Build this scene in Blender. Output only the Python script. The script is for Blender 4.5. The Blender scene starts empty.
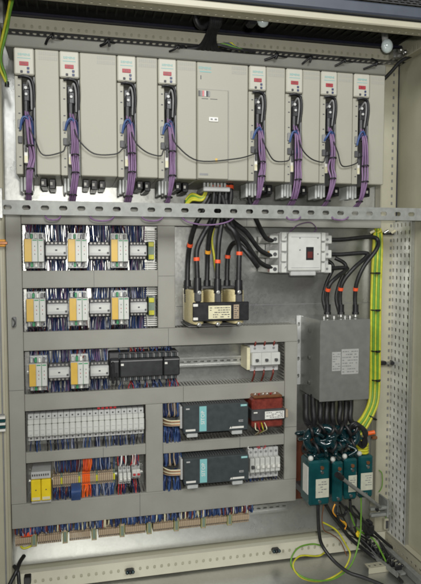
import bpy, math, random
from mathutils import Vector, Matrix, Euler
random.seed(7)
R_ = math.radians
S = bpy.context.scene
C = S.collection

# ------------------------------------------------------------------ camera
CAMP = Vector((0.0, -1.85, 1.10))
CAMR = Euler((R_(90 - 3.6), 0, R_(-13.3)), 'XYZ')
FPX, CX, CY = 590.0, 210.5, 292.0
cd = bpy.data.cameras.new('camera'); cam = bpy.data.objects.new('camera', cd); C.objects.link(cam)
cam.location = CAMP; cam.rotation_euler = CAMR
cd.sensor_fit = 'VERTICAL'; cd.sensor_height = 24; cd.lens = 24 * FPX / 584.0
cd.clip_start = 0.02; cd.clip_end = 60
S.camera = cam

# ------------------------------------------------------------------ light
w = bpy.data.worlds.new('World'); S.world = w; w.use_nodes = True
w.node_tree.nodes['Background'].inputs[0].default_value = (0.95, 0.99, 1.0, 1)
w.node_tree.nodes['Background'].inputs[1].default_value = 0.12
def area(name, loc, target, sx, sy, power, col, spread=180):
    l = bpy.data.lights.new(name, 'AREA'); l.shape = 'RECTANGLE'; l.size = sx; l.size_y = sy; l.energy = power; l.color = col; l.spread = R_(spread)
    o = bpy.data.objects.new(name, l); C.objects.link(o); o.location = loc
    o.rotation_euler = (Vector(target) - Vector(loc)).to_track_quat('-Z', 'Y').to_euler()
    return o
area('workshop_light', (0.6, -3.4, 2.75), (0.55, 0, 1.95), 1.6, 1.0, 25, (0.98, 0.99, 0.99), 95)
area('left_fill_light', (-1.6, -2.4, 2.3), (0.9, 0, 1.4), 1.0, 0.8, 16, (1.0, 0.99, 0.95), 120)  # added fill from the left to brighten the right side wall
area('camera_flash', (0.03, -1.90, 1.17), (0.45, 0, 1.0), 0.05, 0.04, 12, (1.0, 0.98, 0.93))
S.view_settings.view_transform = 'Standard'; S.view_settings.look = 'None'
S.cycles.filter_width = 1.9
S.view_settings.exposure = 0.05; S.view_settings.gamma = 1.0

# ------------------------------------------------------------------ measuring helper
_M = CAMR.to_matrix()
def at(px, py, Y=0.0):
    d = _M @ Vector(((px - CX) / FPX, -(py - CY) / FPX, -1.0))
    t = (Y - CAMP.y) / d.y
    p = CAMP + d * t
    return Vector((p.x, Y, p.z))
def rect(x0, y0, x1, y1, Y):
    """upright rectangle in the plane Y: x0, x1, z0 (low), z1 (high) in metres"""
    xm, ym = (x0 + x1) / 2, (y0 + y1) / 2
    return at(x0, ym, Y).x, at(x1, ym, Y).x, at(xm, y1, Y).z, at(xm, y0, Y).z

# ------------------------------------------------------------------ materials
MATS = {}
def mat(name, col, rough=0.5, metal=0.0, var=0.10, scale=30, bump=0.0, coat=0.0, emit=None, trans=0.0, dirt=0.0):
    if name in MATS: return MATS[name]
    m = bpy.data.materials.new(name); m.use_nodes = True
    nt = m.node_tree; b = nt.nodes['Principled BSDF']
    tc = nt.nodes.new('ShaderNodeTexCoord')
    n = nt.nodes.new('ShaderNodeTexNoise'); n.inputs['Scale'].default_value = scale; n.inputs['Detail'].default_value = 6
    nt.links.new(tc.outputs['Object'], n.inputs['Vector'])
    mx = nt.nodes.new('ShaderNodeMix'); mx.data_type = 'RGBA'
    mr = nt.nodes.new('ShaderNodeMapRange'); mr.inputs[1].default_value = .32; mr.inputs[2].default_value = .68
    nt.links.new(n.outputs['Fac'], mr.inputs[0]); nt.links.new(mr.outputs[0], mx.inputs[0])
    mx.inputs[6].default_value = tuple(c * (1 - var) for c in col) + (1,)
    mx.inputs[7].default_value = tuple(min(1, c * (1 + var)) for c in col) + (1,)
    out = mx.outputs[2]
    if dirt > 0:
        n2 = nt.nodes.new('ShaderNodeTexNoise'); n2.inputs['Scale'].default_value = 7; n2.inputs['Detail'].default_value = 9; n2.inputs['Roughness'].default_value = .7
        nt.links.new(tc.outputs['Object'], n2.inputs['Vector'])
        r2 = nt.nodes.new('ShaderNodeMapRange'); r2.inputs[1].default_value = .52; r2.inputs[2].default_value = .75; r2.inputs[4].default_value = dirt
        nt.links.new(n2.outputs['Fac'], r2.inputs[0])
        m2 = nt.nodes.new('ShaderNodeMix'); m2.data_type = 'RGBA'; m2.inputs[7].default_value = (col[0]*.55, col[1]*.5, col[2]*.42, 1)
        nt.links.new(r2.outputs[0], m2.inputs[0]); nt.links.new(out, m2.inputs[6]); out = m2.outputs[2]
    nt.links.new(out, b.inputs['Base Color'])
    rr = nt.nodes.new('ShaderNodeMapRange'); rr.inputs[3].default_value = max(.03, rough - .08); rr.inputs[4].default_value = min(1, rough + .08)
    nt.links.new(n.outputs['Fac'], rr.inputs[0]); nt.links.new(rr.outputs[0], b.inputs['Roughness'])
    b.inputs['Metallic'].default_value = metal
    b.inputs['Coat Weight'].default_value = coat
    b.inputs['Transmission Weight'].default_value = trans
    if bump > 0:
        bp = nt.nodes.new('ShaderNodeBump'); bp.inputs['Strength'].default_value = bump; bp.inputs['Distance'].default_value = .001
        nt.links.new(n.outputs['Fac'], bp.inputs['Height']); nt.links.new(bp.outputs[0], b.inputs['Normal'])
    if emit:
        b.inputs['Emission Color'].default_value = emit[0] + (1,); b.inputs['Emission Strength'].default_value = emit[1]
    MATS[name] = m
    return m

def zinc(name, base, r0, r1):
    """galvanised sheet: spangle cells vary tone and gloss, faint rolling streaks bend the sheet"""
    m = bpy.data.materials.new(name); m.use_nodes = True; nt = m.node_tree; b = nt.nodes['Principled BSDF']
    tc = nt.nodes.new('ShaderNodeTexCoord')
    v = nt.nodes.new('ShaderNodeTexVoronoi'); v.inputs['Scale'].default_value = 130
    nt.links.new(tc.outputs['Object'], v.inputs['Vector'])
    n = nt.nodes.new('ShaderNodeTexNoise'); n.inputs['Scale'].default_value = 5; n.inputs['Detail'].default_value = 8
    nt.links.new(tc.outputs['Object'], n.inputs['Vector'])
    sx = nt.nodes.new('ShaderNodeSeparateColor'); nt.links.new(v.outputs['Color'], sx.inputs[0])
    ad = nt.nodes.new('ShaderNodeMath'); ad.operation = 'MULTIPLY_ADD'; ad.inputs[1].default_value = .16; nt.links.new(sx.outputs[0], ad.inputs[0])
    nt.links.new(n.outputs['Fac'], ad.inputs[2])
    mr = nt.nodes.new('ShaderNodeMapRange'); mr.inputs[1].default_value = .25; mr.inputs[2].default_value = .95
    nt.links.new(ad.outputs[0], mr.inputs[0])
    mx = nt.nodes.new('ShaderNodeMix'); mx.data_type = 'RGBA'
    mx.inputs[6].default_value = (base*.80, base*.81, base*.77, 1); mx.inputs[7].default_value = (base*1.12, base*1.12, base*1.06, 1)
    nt.links.new(mr.outputs[0], mx.inputs[0]); nt.links.new(mx.outputs[2], b.inputs['Base Color'])
    rr = nt.nodes.new('ShaderNodeMapRange'); rr.inputs[3].default_value = r0; rr.inputs[4].default_value = r1
    nt.links.new(mr.outputs[0], rr.inputs[0]); nt.links.new(rr.outputs[0], b.inputs['Roughness'])
    b.inputs['Metallic'].default_value = .85
    bp = nt.nodes.new('ShaderNodeBump'); bp.inputs['Strength'].default_value = .45; bp.inputs['Distance'].default_value = .006
    nt.links.new(n.outputs['Fac'], bp.inputs['Height']); nt.links.new(bp.outputs[0], b.inputs['Normal'])
    MATS[name] = m
zinc('zinc', .52, .24, .38)
zinc('zinc_plate', .60, .30, .45)
zinc('zinc_floor', .56, .26, .46)
mat('rail_steel', (.27, .28, .26), .6, .35, .15, 60, .1)
mat('beige', (.42, .40, .30), .42, 0, .05, 9, .05, dirt=.15)
mat('beige_wall', (.43, .42, .31), .5, 0, .08, 6, .05, dirt=.2)
mat('drive_beige', (.31, .302, .243), .5, 0, .03, 12, .06)
mat('panel_cream', (.40, .39, .325), .45, 0, .03, 40)
mat('duct', (.29, .285, .25), .55, 0, .05, 12, .04, dirt=.12)
mat('duct_dark', (.17, .17, .16), .6, 0, .08, 20)
mat('black', (.012, .012, .014), .38, 0, .3, 60)
mat('black_rubber', (.014, .014, .015), .45, 0, .3, 90, .2)
mat('anthracite', (.042, .052, .055), .5, 0, .12, 60, .1)
mat('dark_grey', (.06, .06, .062), .5, 0, .15, 40)
mat('mid_grey', (.20, .20, .20), .5, 0, .1, 40)
mat('light_grey', (.46, .46, .45), .42, 0, .06, 40)
mat('white', (.55, .56, .52), .42, 0, .05, 40)
mat('label_white', (.72, .71, .66), .5, 0, .04, 60)
mat('label_cream', (.66, .62, .42), .5, 0, .05, 60)
mat('yellow', (.62, .40, .06), .42, 0, .06, 40)
mat('bright_yellow', (.80, .60, .02), .4, 0, .06, 40)
mat('teal_print', (.14, .38, .38), .5, 0, .05, 40)
mat('teal_strip', (.22, .50, .50), .45, 0, .05, 40)
mat('red', (.42, .03, .035), .3, 0, .1, 50)
mat('red_display', (.22, .012, .02), .45, 0, .1, 50, emit=((.8, .04, .06), .12))
mat('ink', (.05, .05, .06), .6, 0, .1, 50)
mat('orange', (.85, .14, .02), .45, 0, .1, 50)
mat('tag_orange', (.80, .10, .03), .5, 0, .1, 50)
mat('tag_yellow', (.82, .36, .03), .5, 0, .1, 50)
mat('purple', (.175, .10, .20), .42, 0, .12, 60)
mat('blue', (.035, .075, .20), .4, 0, .2, 60)
mat('navy', (.02, .032, .095), .4, 0, .2, 60)
mat('pale_wire', (.27, .29, .36), .45, 0, .2, 60)
mat('green', (.03, .26, .10), .45, 0, .15, 60)
mat('earth_green', (.13, .30, .03), .42, 0, .15, 60)
mat('earth_yellow', (.52, .50, .03), .42, 0, .15, 60)
mat('coil', (.62, .54, .30), .42, 0, .12, 120, .3, coat=.3)
mat('coil_side', (.34, .27, .09), .45, 0, .2, 120, .5, coat=.3)
mat('teal_resin', (.003, .022, .027), .16, 0, .3, 40, .2, coat=.6)
mat('teal_body', (.004, .055, .060), .3, 0, .25, 30, .1, coat=.3)
mat('brown_board', (.115, .034, .015), .55, 0, .2, 14, .1)
mat('copper', (.30, .13, .06), .35, .6, .2, 60)
mat('winding_red', (.17, .030, .020), .4, 0, .3, 80, .3)
mat('aluminium', (.27, .275, .255), .36, .5, .05, 50, .05)
mat('chrome', (.6, .6, .58), .34, 1, .1, 50)
mat('clear_plastic', (.62, .64, .62), .3, 0, .1, 50, trans=.25)
mat('terminal_beige', (.40, .31, .21), .5, 0, .12, 60)
mat('label_grey', (.36, .36, .34), .5, 0, .05, 40)
mat('terminal_tan', (.36, .28, .19), .5, 0, .12, 60)
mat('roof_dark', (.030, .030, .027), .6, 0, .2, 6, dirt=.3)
mat('slate', (.055, .065, .085), .45, 0, .1, 20)
mat('grey_green', (.17, .23, .17), .5, 0, .1, 60)
mat('dark_red', (.10, .015, .012), .4, 0, .1, 60)
mat('plate_bright', (.74, .75, .73), .30, .35, .25, 14, .15)  # pale blotchy colour stands in for flash reflected off the sheet
mat('label_cream2', (.50, .50, .40), .5, 0, .08, 60)
mat('screw_steel', (.32, .31, .29), .45, .5, .2, 90)
mat('dull_lime', (.30, .32, .12), .5, 0, .1, 60)
mat('plc_black', (.020, .021, .023), .45, 0, .2, 60)
mat('beige_lit', (.60, .58, .46), .42, 0, .05, 9, .05, dirt=.12)  # the frame beige, lightened to offset shade on the rear rails
mat('dark_line', (.012, .013, .03), .5, 0, .2, 40)
mat('room_dark', (.05, .042, .034), .8, 0, .4, 5)
mat('glint_glass', (.75, .85, .84), .10, 0, .05, 20, coat=1, trans=.15)  # glass colour brightened to imitate the flash reflecting in it

# ------------------------------------------------------------------ mesh builder
class MB:
    def __init__(s): s.v = []; s.f = []; s.m = []; s.mats = []; s.sm = []
    def mi(s, name):
        if name not in s.mats: s.mats.append(name)
        return s.mats.index(name)
    def add(s, vs, fs, m, smooth=False):
        o = len(s.v); s.v += [tuple(v) for v in vs]; k = s.mi(m)
        for f in fs: s.f.append([o + i for i in f]); s.m.append(k); s.sm.append(smooth)
    def box(s, x0, x1, y0, y1, z0, z1, m, bv=0.0):
        if x0 > x1: x0, x1 = x1, x0
        if y0 > y1: y0, y1 = y1, y0
        if z0 > z1: z0, z1 = z1, z0
        b = min(bv, (x1-x0)*.4, (y1-y0)*.4, (z1-z0)*.4)
        if b <= 0:
            vs = [(x, y, z) for x in (x0, x1) for y in (y0, y1) for z in (z0, z1)]
            fs = [(0,1,3,2), (4,6,7,5), (0,4,5,1), (2,3,7,6), (0,2,6,4), (1,5,7,3)]
            s.add(vs, fs, m); return
        vs = []; idx = {}
        X, Y, Z = (x0, x1), (y0, y1), (z0, z1)
        for i in (0,1):
            for j in (0,1):
                for k in (0,1):
                    si, sj, sk = 1-2*i, 1-2*j, 1-2*k
                    idx[i,j,k,'x'] = len(vs); vs.append((X[i], Y[j]+sj*b, Z[k]+sk*b))
                    idx[i,j,k,'y'] = len(vs); vs.append((X[i]+si*b, Y[j], Z[k]+sk*b))
                    idx[i,j,k,'z'] = len(vs); vs.append((X[i]+si*b, Y[j]+sj*b, Z[k]))
        fs = []
        for i in (0,1):
            q = [idx[i,0,0,'x'], idx[i,1,0,'x'], idx[i,1,1,'x'], idx[i,0,1,'x']]; fs.append(q if i else q[::-1])
            q = [idx[0,i,0,'y'], idx[1,i,0,'y'], idx[1,i,1,'y'], idx[0,i,1,'y']]; fs.append(q[::-1] if i else q)
            q = [idx[0,0,i,'z'], idx[1,0,i,'z'], idx[1,1,i,'z'], idx[0,1,i,'z']]; fs.append(q if i else q[::-1])
        for i in (0,1):
            for j in (0,1):
                fs.append([idx[i,j,0,'x'], idx[i,j,0,'y'], idx[i,j,1,'y'], idx[i,j,1,'x']])
                fs.append([idx[i,0,j,'x'], idx[i,0,j,'z'], idx[i,1,j,'z'], idx[i,1,j,'x']])
                fs.append([idx[0,i,j,'y'], idx[0,i,j,'z'], idx[1,i,j,'z'], idx[1,i,j,'y']])
                for k in (0,1): fs.append([idx[i,j,k,'x'], idx[i,j,k,'y'], idx[i,j,k,'z']])
        c = Vector(((x0+x1)/2, (y0+y1)/2, (z0+z1)/2)); out = []
        for f in fs:
            p = [Vector(vs[q]) for q in f]; nn = (p[1]-p[0]).cross(p[2]-p[0]); mid = sum(p, Vector())/len(p)
            out.append(list(f) if nn.dot(mid - c) > 0 else list(f)[::-1])
        s.add(vs, out, m)
    def cyl(s, p0, p1, r, m, n=12, r2=None, smooth=True):
        p0, p1 = Vector(p0), Vector(p1); d = (p1-p0).normalized(); r2 = r if r2 is None else r2
        a = d.orthogonal().normalized(); b = d.cross(a); vs = []
        for k in range(n):
            t = 2*math.pi*k/n; q = a*math.cos(t)+b*math.sin(t); vs += [p0+q*r, p1+q*r2]
        s.add(vs, [(2*k, 2*((k+1) % n), 2*((k+1) % n)+1, 2*k+1) for k in range(n)], m, smooth)
        s.add([vs[2*k] for k in range(n)], [list(range(n))[::-1]], m); s.add([vs[2*k+1] for k in range(n)], [list(range(n))], m)
    def tube(s, pts, r, m, n=8, sub=6, closed=False):
        P = [Vector(p) for p in pts]
        if len(P) > 2 and sub > 1:
            Q = []; L = len(P); rng = L if closed else L-1
            for i in range(rng):
                g = (lambda k: P[k % L]) if closed else (lambda k: P[max(0, min(L-1, k))])
                a, b, c, d = g(i-1), g(i), g(i+1), g(i+2)
                for j in range(sub):
                    t = j/sub
                    Q.append(.5*((2*b)+(c-a)*t+(2*a-5*b+4*c-d)*t*t+(3*b-a-3*c+d)*t**3))
            if not closed: Q.append(P[-1])
            P = Q
        N = len(P); vs = []; up = None
        for i in range(N):
            tn = (P[(i+1) % N]-P[i-1]) if closed else (P[min(N-1, i+1)]-P[max(0, i-1)])
            tn = tn.normalized() if tn.length > 1e-9 else Vector((0, 0, 1))
            if up is None: up = tn.orthogonal().normalized()
            up = (up - tn*up.dot(tn)).normalized(); b = tn.cross(up)
            for k in range(n):
                a = 2*math.pi*k/n; vs.append(P[i]+(up*math.cos(a)+b*math.sin(a))*r)
        fs = []
        for i in range(N if closed else N-1):
            j = (i+1) % N
            for k in range(n):
                fs.append((i*n+k, i*n+(k+1) % n, j*n+(k+1) % n, j*n+k))
        s.add(vs, fs, m, True)
        if not closed:
            s.add(vs[:n], [list(range(n))[::-1]], m); s.add(vs[-n:], [list(range(n))], m)
        return P
    def torus(s, c, ax, R, r, m, n=20, k=8, sq=1.0):
        ax = Vector(ax).normalized(); a = ax.orthogonal().normalized(); b = ax.cross(a)
        s.tube([Vector(c)+(a*math.cos(t)*sq+b*math.sin(t))*R for t in [2*math.pi*i/n for i in range(n)]], r, m, k, 1, True)
    def sphere(s, c, r, m, n=10, sc=(1, 1, 1)):
        c = Vector(c); vs = []; fs = []; h = n//2+1
        for i in range(h+1):
            a = math.pi*i/h
            for k in range(n):
                t = 2*math.pi*k/n
                vs.append(c+Vector((math.sin(a)*math.cos(t)*sc[0], math.sin(a)*math.sin(t)*sc[1], math.cos(a)*sc[2]))*r)
        for i in range(h):
            for k in range(n): fs.append((i*n+k, (i+1)*n+k, (i+1)*n+(k+1) % n, i*n+(k+1) % n))
        s.add(vs, fs, m, True)
    def perf(s, O, U, V, nu, nv, cu, cv, hu, hv, T, m, n=10):
        """sheet of nu x nv cells (cu by cv) each pierced by an oval slot hu x hv; T = thickness vector"""
        O, U, V, T = Vector(O), Vector(U).normalized(), Vector(V).normalized(), Vector(T)
        h = min(hu, hv)/2; inn = []; outr = []
        for k in range(n):
            a = 2*math.pi*(k+.5)/n; ca, sa = math.cos(a), math.sin(a)
            ix = ca*h+math.copysign(hu/2-h, ca); iy = sa*h+math.copysign(hv/2-h, sa)
            inn.append((ix, iy))
        outr = []
        for k in range(n):
            a = 2*math.pi*(k+.5)/n; ca, sa = math.cos(a), math.sin(a)
            q = min((cu/2)/abs(ca) if abs(ca) > 1e-6 else 9, (cv/2)/abs(sa) if abs(sa) > 1e-6 else 9)
            outr.append((ca*q, sa*q))
        corners = [(cu/2, cv/2), (-cu/2, cv/2), (-cu/2, -cv/2), (cu/2, -cv/2)]
        for i in range(nu):
            for j in range(nv):
                c = O+U*(cu*(i+.5))+V*(cv*(j+.5))
                vs = [c+U*x+V*y for x, y in outr]+[c+U*x+V*y for x, y in inn]
                vs += [v+T for v in vs]; vs += [c+U*x+V*y for x, y in corners]; vs += [c+U*x+V*y+T for x, y in corners]
                fs = []
                for k in range(n):
                    k2 = (k+1) % n
                    q = [k, k2, n+k2, n+k]; 
                    fs.append(q); fs.append([2*n+t for t in q][::-1]); fs.append([n+k, n+k2, 3*n+k2, 3*n+k])
                for ci, (x, y) in enumerate(corners):
                    a = math.atan2(y, x) % (2*math.pi); k = int((a/(2*math.pi)*n - .5) % n); k2 = (k+1) % n
                    fs.append([k, 4*n+ci, k2]); fs.append([2*n+k, 2*n+k2, 4*n+4+ci])
                s.add(vs, fs, m)
    def text(s, txt, x, y, z, size, m, rot=0, ext=0.0002):
        c = bpy.data.curves.new('t', 'FONT'); c.body = txt; c.size = size; c.extrude = ext; c.resolution_u = 2
        c.align_x = 'CENTER'; c.align_y = 'CENTER'
        o = bpy.data.objects.new('t', c); C.objects.link(o)
        me = bpy.data.meshes.new_from_object(o)
        M = Matrix.Translation((x, y, z)) @ Matrix.Rotation(rot, 4, 'Y') @ Matrix.Rotation(R_(90), 4, 'X')
        s.add([M @ v.co for v in me.vertices], [list(p.vertices) for p in me.polygons], m)
        bpy.data.objects.remove(o); bpy.data.curves.remove(c); bpy.data.meshes.remove(me)
    def scribble(s, x0, x1, z0, z1, y, m='ink', rows=4, seed=1):
        """rows of tiny illegible print on a rating label, as raised ink dashes"""
        rg = random.Random(seed); h = (z1-z0)/rows
        for r in range(rows):
            x = x0; zc = z1-h*(r+.5)
            while x < x1-.002:
                L = rg.uniform(.003, .010)
                if rg.random() < .75: s.box(x, min(x1, x+L), y-.0004, y, zc-h*.17, zc+h*.17, m)
                x += L+.002
    def build(s, name, parent=None, origin=None, label=None, kind=None):
        me = bpy.data.meshes.new(name)
        o_ = Vector(origin) if origin is not None else Vector()
        me.from_pydata([tuple(Vector(v)-o_) for v in s.v], [], s.f)
        for nme in s.mats: me.materials.append(MATS[nme])
        me.polygons.foreach_set('material_index', s.m); me.polygons.foreach_set('use_smooth', s.sm); me.update()
        o = bpy.data.objects.new(name, me); C.objects.link(o)
        if parent is not None: o.parent = parent
        else: o.location = o_
        if label: o['label'] = label
        if kind: o['kind'] = kind
        return o

def tag(o, label, cat, group=None, kind=None):
    o['label'] = label; o['category'] = cat
    if group: o['group'] = group
    if kind: o['kind'] = kind
    return o
class Thing:
    def __init__(s, name, origin, label, cat, group=None):
        s.o = Vector(origin); s.r = bpy.data.objects.new(name, None); C.objects.link(s.r); s.r.location = s.o
        s.r.empty_display_size = .02; tag(s.r, label, cat, group)
    def part(s, name, mb, label=None, kind=None): return mb.build(name, s.r, s.o, label, kind)
    def sub(s, name, mb, parent, label=None): return mb.build(name, parent, s.o, label)
def solo(name, mb, label, cat, group=None, kind=None, origin=None):
    if origin is None:
        n = len(mb.v); origin = (sum(v[0] for v in mb.v)/n, sum(v[1] for v in mb.v)/n, min(v[2] for v in mb.v))
    return tag(mb.build(name, None, origin), label, cat, group, kind)
def copy_thing(root, loc, label=None, parts=True):
    r = root.copy(); C.objects.link(r); r.location = loc
    if label: r['label'] = label
    for ch in [c for c in KIDS.get(root.name, list(root.children))]:
        c = ch.copy(); C.objects.link(c); c.parent = r
        for g in ch.children:
            d = g.copy(); C.objects.link(d); d.parent = c
    return r
KIDS = {}
ORD = ['first', 'second', 'third', 'fourth', 'fifth', 'sixth', 'seventh', 'eighth', 'ninth', 'tenth', 'eleventh', 'twelfth', 'thirteenth',
       'fourteenth', 'fifteenth', 'sixteenth', 'seventeenth', 'eighteenth', 'nineteenth', 'twentieth', 'twenty-first', 'twenty-second']

# ================================================================== THE CABINET
XL = at(9, 300, -.05).x            # inner face of the left post
XR = at(394.5, 300, -.03).x          # right side wall
ZT = at(200, 30, 0).z              # top of plate area
ZB = at(300, 541, -.03).z          # top of rear bottom rail
ZF = ZB - .060                     # cabinet floor
ZR = at(200, 33, -.03).z + .022                     # roof underside
YF = -.40                          # front opening
cab = Thing('control_cabinet', (XL, 0, ZF), 'open beige steel control cabinet with galvanised mounting plate behind all the devices', 'cabinet')
mb = MB(); mb.box(XL-.02, at(374, 300, 0).x, 0, .003, ZB+.012, ZT-.02, 'zinc')
p = at(300, 304, 0).z; mb.box(at(176, 300, 0).x, at(373.5, 300, 0).x, -.0008, -.0001, p-.001, p+.001, 'mid_grey'); cab.part('mounting_plate', mb)
mb = MB(); mb.box(XL-.06, XR+.03, .02, .03, ZF-.02, ZR, 'beige_wall'); cab.part('rear_panel', mb)
mb = MB(); mb.box(XL-.02, XR-.001, YF, .018, ZF-.004, ZF, 'zinc_floor')
cab.part('floor_plate', mb)
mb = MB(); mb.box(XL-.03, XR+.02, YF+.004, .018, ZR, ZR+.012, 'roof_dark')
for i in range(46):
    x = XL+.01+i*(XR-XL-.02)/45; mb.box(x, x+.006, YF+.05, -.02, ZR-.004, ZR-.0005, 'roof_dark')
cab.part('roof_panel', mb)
mb = MB(); mb.box(XR, XR+.012, YF, .018, ZF-.004, ZR, 'beige_wall'); cab.part('side_panel', mb)
mb = MB(); mb.box(XL-.055, XL-.045, YF, .018, ZF-.004, ZR, 'beige_wall'); cab.part('side_panel', mb)

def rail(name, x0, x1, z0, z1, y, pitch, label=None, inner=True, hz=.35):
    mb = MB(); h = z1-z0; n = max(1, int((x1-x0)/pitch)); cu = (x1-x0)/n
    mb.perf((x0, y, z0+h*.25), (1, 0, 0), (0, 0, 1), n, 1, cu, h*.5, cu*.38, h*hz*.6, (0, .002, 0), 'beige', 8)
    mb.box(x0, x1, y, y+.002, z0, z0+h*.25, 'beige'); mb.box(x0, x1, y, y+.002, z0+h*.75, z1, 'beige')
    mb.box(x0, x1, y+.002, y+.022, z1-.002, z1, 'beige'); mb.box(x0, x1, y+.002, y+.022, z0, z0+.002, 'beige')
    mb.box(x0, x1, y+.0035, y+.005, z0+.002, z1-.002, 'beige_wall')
    mb.mats = ['beige_lit' if q == 'beige' else q for q in mb.mats]
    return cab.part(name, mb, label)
# rear top rail and rear bottom rail
zt0, zt1 = at(200, 49, -.03).z, at(200, 33, -.03).z
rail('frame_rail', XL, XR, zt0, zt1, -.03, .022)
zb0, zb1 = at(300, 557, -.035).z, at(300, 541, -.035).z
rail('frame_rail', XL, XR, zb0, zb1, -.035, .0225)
# second slotted lip hanging under the top rail
mb = MB(); mb.perf((XL, -.075, zt0-.004), (1, 0, 0), (0, 1, 0), 66, 1, (XR-XL)/66, .045, .012, .02, (0, 0, .002), 'mid_grey', 8)
cab.part('slotted_lip', mb)
# front top rail with gasket
zf0, zf1 = at(300, 20.5, YF).z, at(300, 10.5, YF).z
mb = MB(); mb.box(XL-.06, XR+.1, YF-.005, YF+.018, zf0+.006, zf1, 'beige', .003)
n = 70; mb.perf((XL-.06, YF, zf0), (1, 0, 0), (0, 1, 0), n, 1, (XR-XL+.16)/n, .026, .009, .010, (0, 0, .003), 'beige', 8)
fr = cab.part('frame_rail', mb)
mb = MB(); mb.box(XL-.06, XR+.1, YF-.02, YF+.018, zf1+.001, zf1+.032, 'slate', .004); cab.part('door_gasket', mb)
# thin dark line above rear rail
mb = MB(); mb.box(XL, XR, -.05, -.031, zt1+.001, zt1+.010, 'dark_line', .002); cab.part('cable_strip', mb)
# side depth rails at top and bottom right
mb = MB(); n = 14
mb.perf((XR-.003, -.03, zt0+.004), (0, -1, 0), (0, 0, 1), n, 1, .025, zt1-zt0-.008, .008, .020, (-.002, 0, 0), 'beige', 8)
mb.box(XR-.03, XR-.003, YF+.02, -.033, zt0-.004, zt0, 'beige'); cab.part('depth_rail', mb)
mb = MB(); mb.perf((XR-.02, -.035, zb0+.003), (0, -1, 0), (0, 0, 1), n, 1, .025, zb1-zb0-.006, .010, .008, (-.002, 0, 0), 'beige', 8)
mb.box(XR-.02, XR-.001, YF+.02, -.04, zb1-.001, zb1+.002, 'beige'); mb.box(XR-.045, XR-.028, YF+.02, -.04, ZF+.001, ZF+.028, 'rail_steel', .002)
cab.part('depth_rail', mb)
mb = MB(); mb.box(XL-.045, XL-.02, YF+.02, -.033, zt0, zt1, 'beige', .003); cab.part('depth_rail', mb)
# posts
def post(xa, xb, y, zlo, zhi, holes_x):
    mb = MB(); mb.box(xa, xb, y, 0.0, zlo, zhi, 'beige', .003)
    nn = int((zhi-zlo)/.025)
    for i in range(nn):
        z = zlo+(i+.5)*.025; mb.box(holes_x-.003, holes_x+.003, y-.0006, y+.0001, z-.005, z+.005, 'duct_dark')
    return cab.part('frame_post', mb)
xa = at(379, 300, -.04).x
post(xa, XR-.006, -.04, zb1, zt0, xa+(XR-xa)*.62)
mb = MB(); mb.box(XR-.0055, XR-.001, -.035, -.01, zb1, zt0, 'dark_line'); cab.part('post_gap', mb)  # dark strip standing in for the shaded gap between post and wall
mb = MB(); mb.box(XL-.045, XL-.004, -.09, -.045, ZF, ZR, 'beige', .004)
mb.box(XL-.022, XL-.018, -.094, -.0901, ZF, ZR, 'mid_grey'); mb.box(XL-.010, XL-.006, -.096, -.0901, ZF, ZR, 'beige', .001)
cab.part('frame_post', mb)
# perforated plate on the right side wall
yp0, yp1 = -.022, -.150
zp1, zp0 = at(405, 222, -.05).z, at(405, 545, -.05).z
mb = MB(); nv = int((zp1-zp0)/.025)
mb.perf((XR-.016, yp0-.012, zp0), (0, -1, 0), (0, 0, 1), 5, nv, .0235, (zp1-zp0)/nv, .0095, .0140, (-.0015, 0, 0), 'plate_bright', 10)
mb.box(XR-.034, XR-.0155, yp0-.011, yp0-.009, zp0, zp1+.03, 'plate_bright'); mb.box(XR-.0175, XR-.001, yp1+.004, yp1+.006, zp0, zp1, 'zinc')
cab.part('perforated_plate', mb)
# corner castings
c0 = at(387, 58, -.06)
mb = MB(); mb.box(XR-.045, XR-.005, -.075, -.034, zt0+.004, zt1-.006, 'chrome', .006)
mb.sphere((XR-.03, -.09, (zt0+zt1)/2+.004), .009, 'chrome'); mb.sphere((XR-.014, -.09, (zt0+zt1)/2-.002), .008, 'chrome')
cab.part('corner_bracket', mb)
mb = MB(); mb.box(XL-.004, XL+.008, -.11, -.05, zt0-.004, ZR-.001, 'zinc', .002); cab.part('corner_bracket', mb)

# surroundings above the cabinet: dark workshop
mb = MB(); mb.box(-4, 6, 1.2, 1.25, 0, 4.2, 'room_dark'); o = mb.build('wall'); o['kind'] = 'structure'; o['label'] = 'dark workshop wall behind the cabinet'
mb = MB(); mb.box(-4, 6, -5, 1.2, -.05, 0.0, 'room_dark'); o = mb.build('floor'); o['kind'] = 'structure'; o['label'] = 'dark workshop floor under the cabinet'
tr = Thing('cable_tray', (.6, YF+.1, zf1+.05), 'dark wire mesh cable tray above the cabinet front rail', 'cable tray')
mb = MB()
for i in range(90):
    x = XL+i*.018; mb.cyl((x, YF-.02, zf1+.035), (x, YF+.06, zf1+.10), .0016, 'dark_grey', 5)
for j in range(6):
    y = YF-.02+j*.016; z = zf1+.035+j*.013; mb.cyl((XL, y, z), (XL+1.6, y, z), .0016, 'dark_grey', 5)
tr.part('wire_mesh', mb)
for k, (mm, dz) in enumerate((('terminal_tan', .11), ('black', .125), ('copper', .10), ('dark_grey', .14))):
    mb = MB(); mb.tube([(XL-.1+i*.3, YF+.07+.02*math.sin(i*2+k), zf1+dz+.012*math.sin(i*1.7+k)) for i in range(8)], .008, mm)
    solo('cable', mb, ['tan', 'black', 'copper brown', 'grey'][k]+' cable lying in the mesh tray above the cabinet', 'cable', 'cables in the tray')

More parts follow.
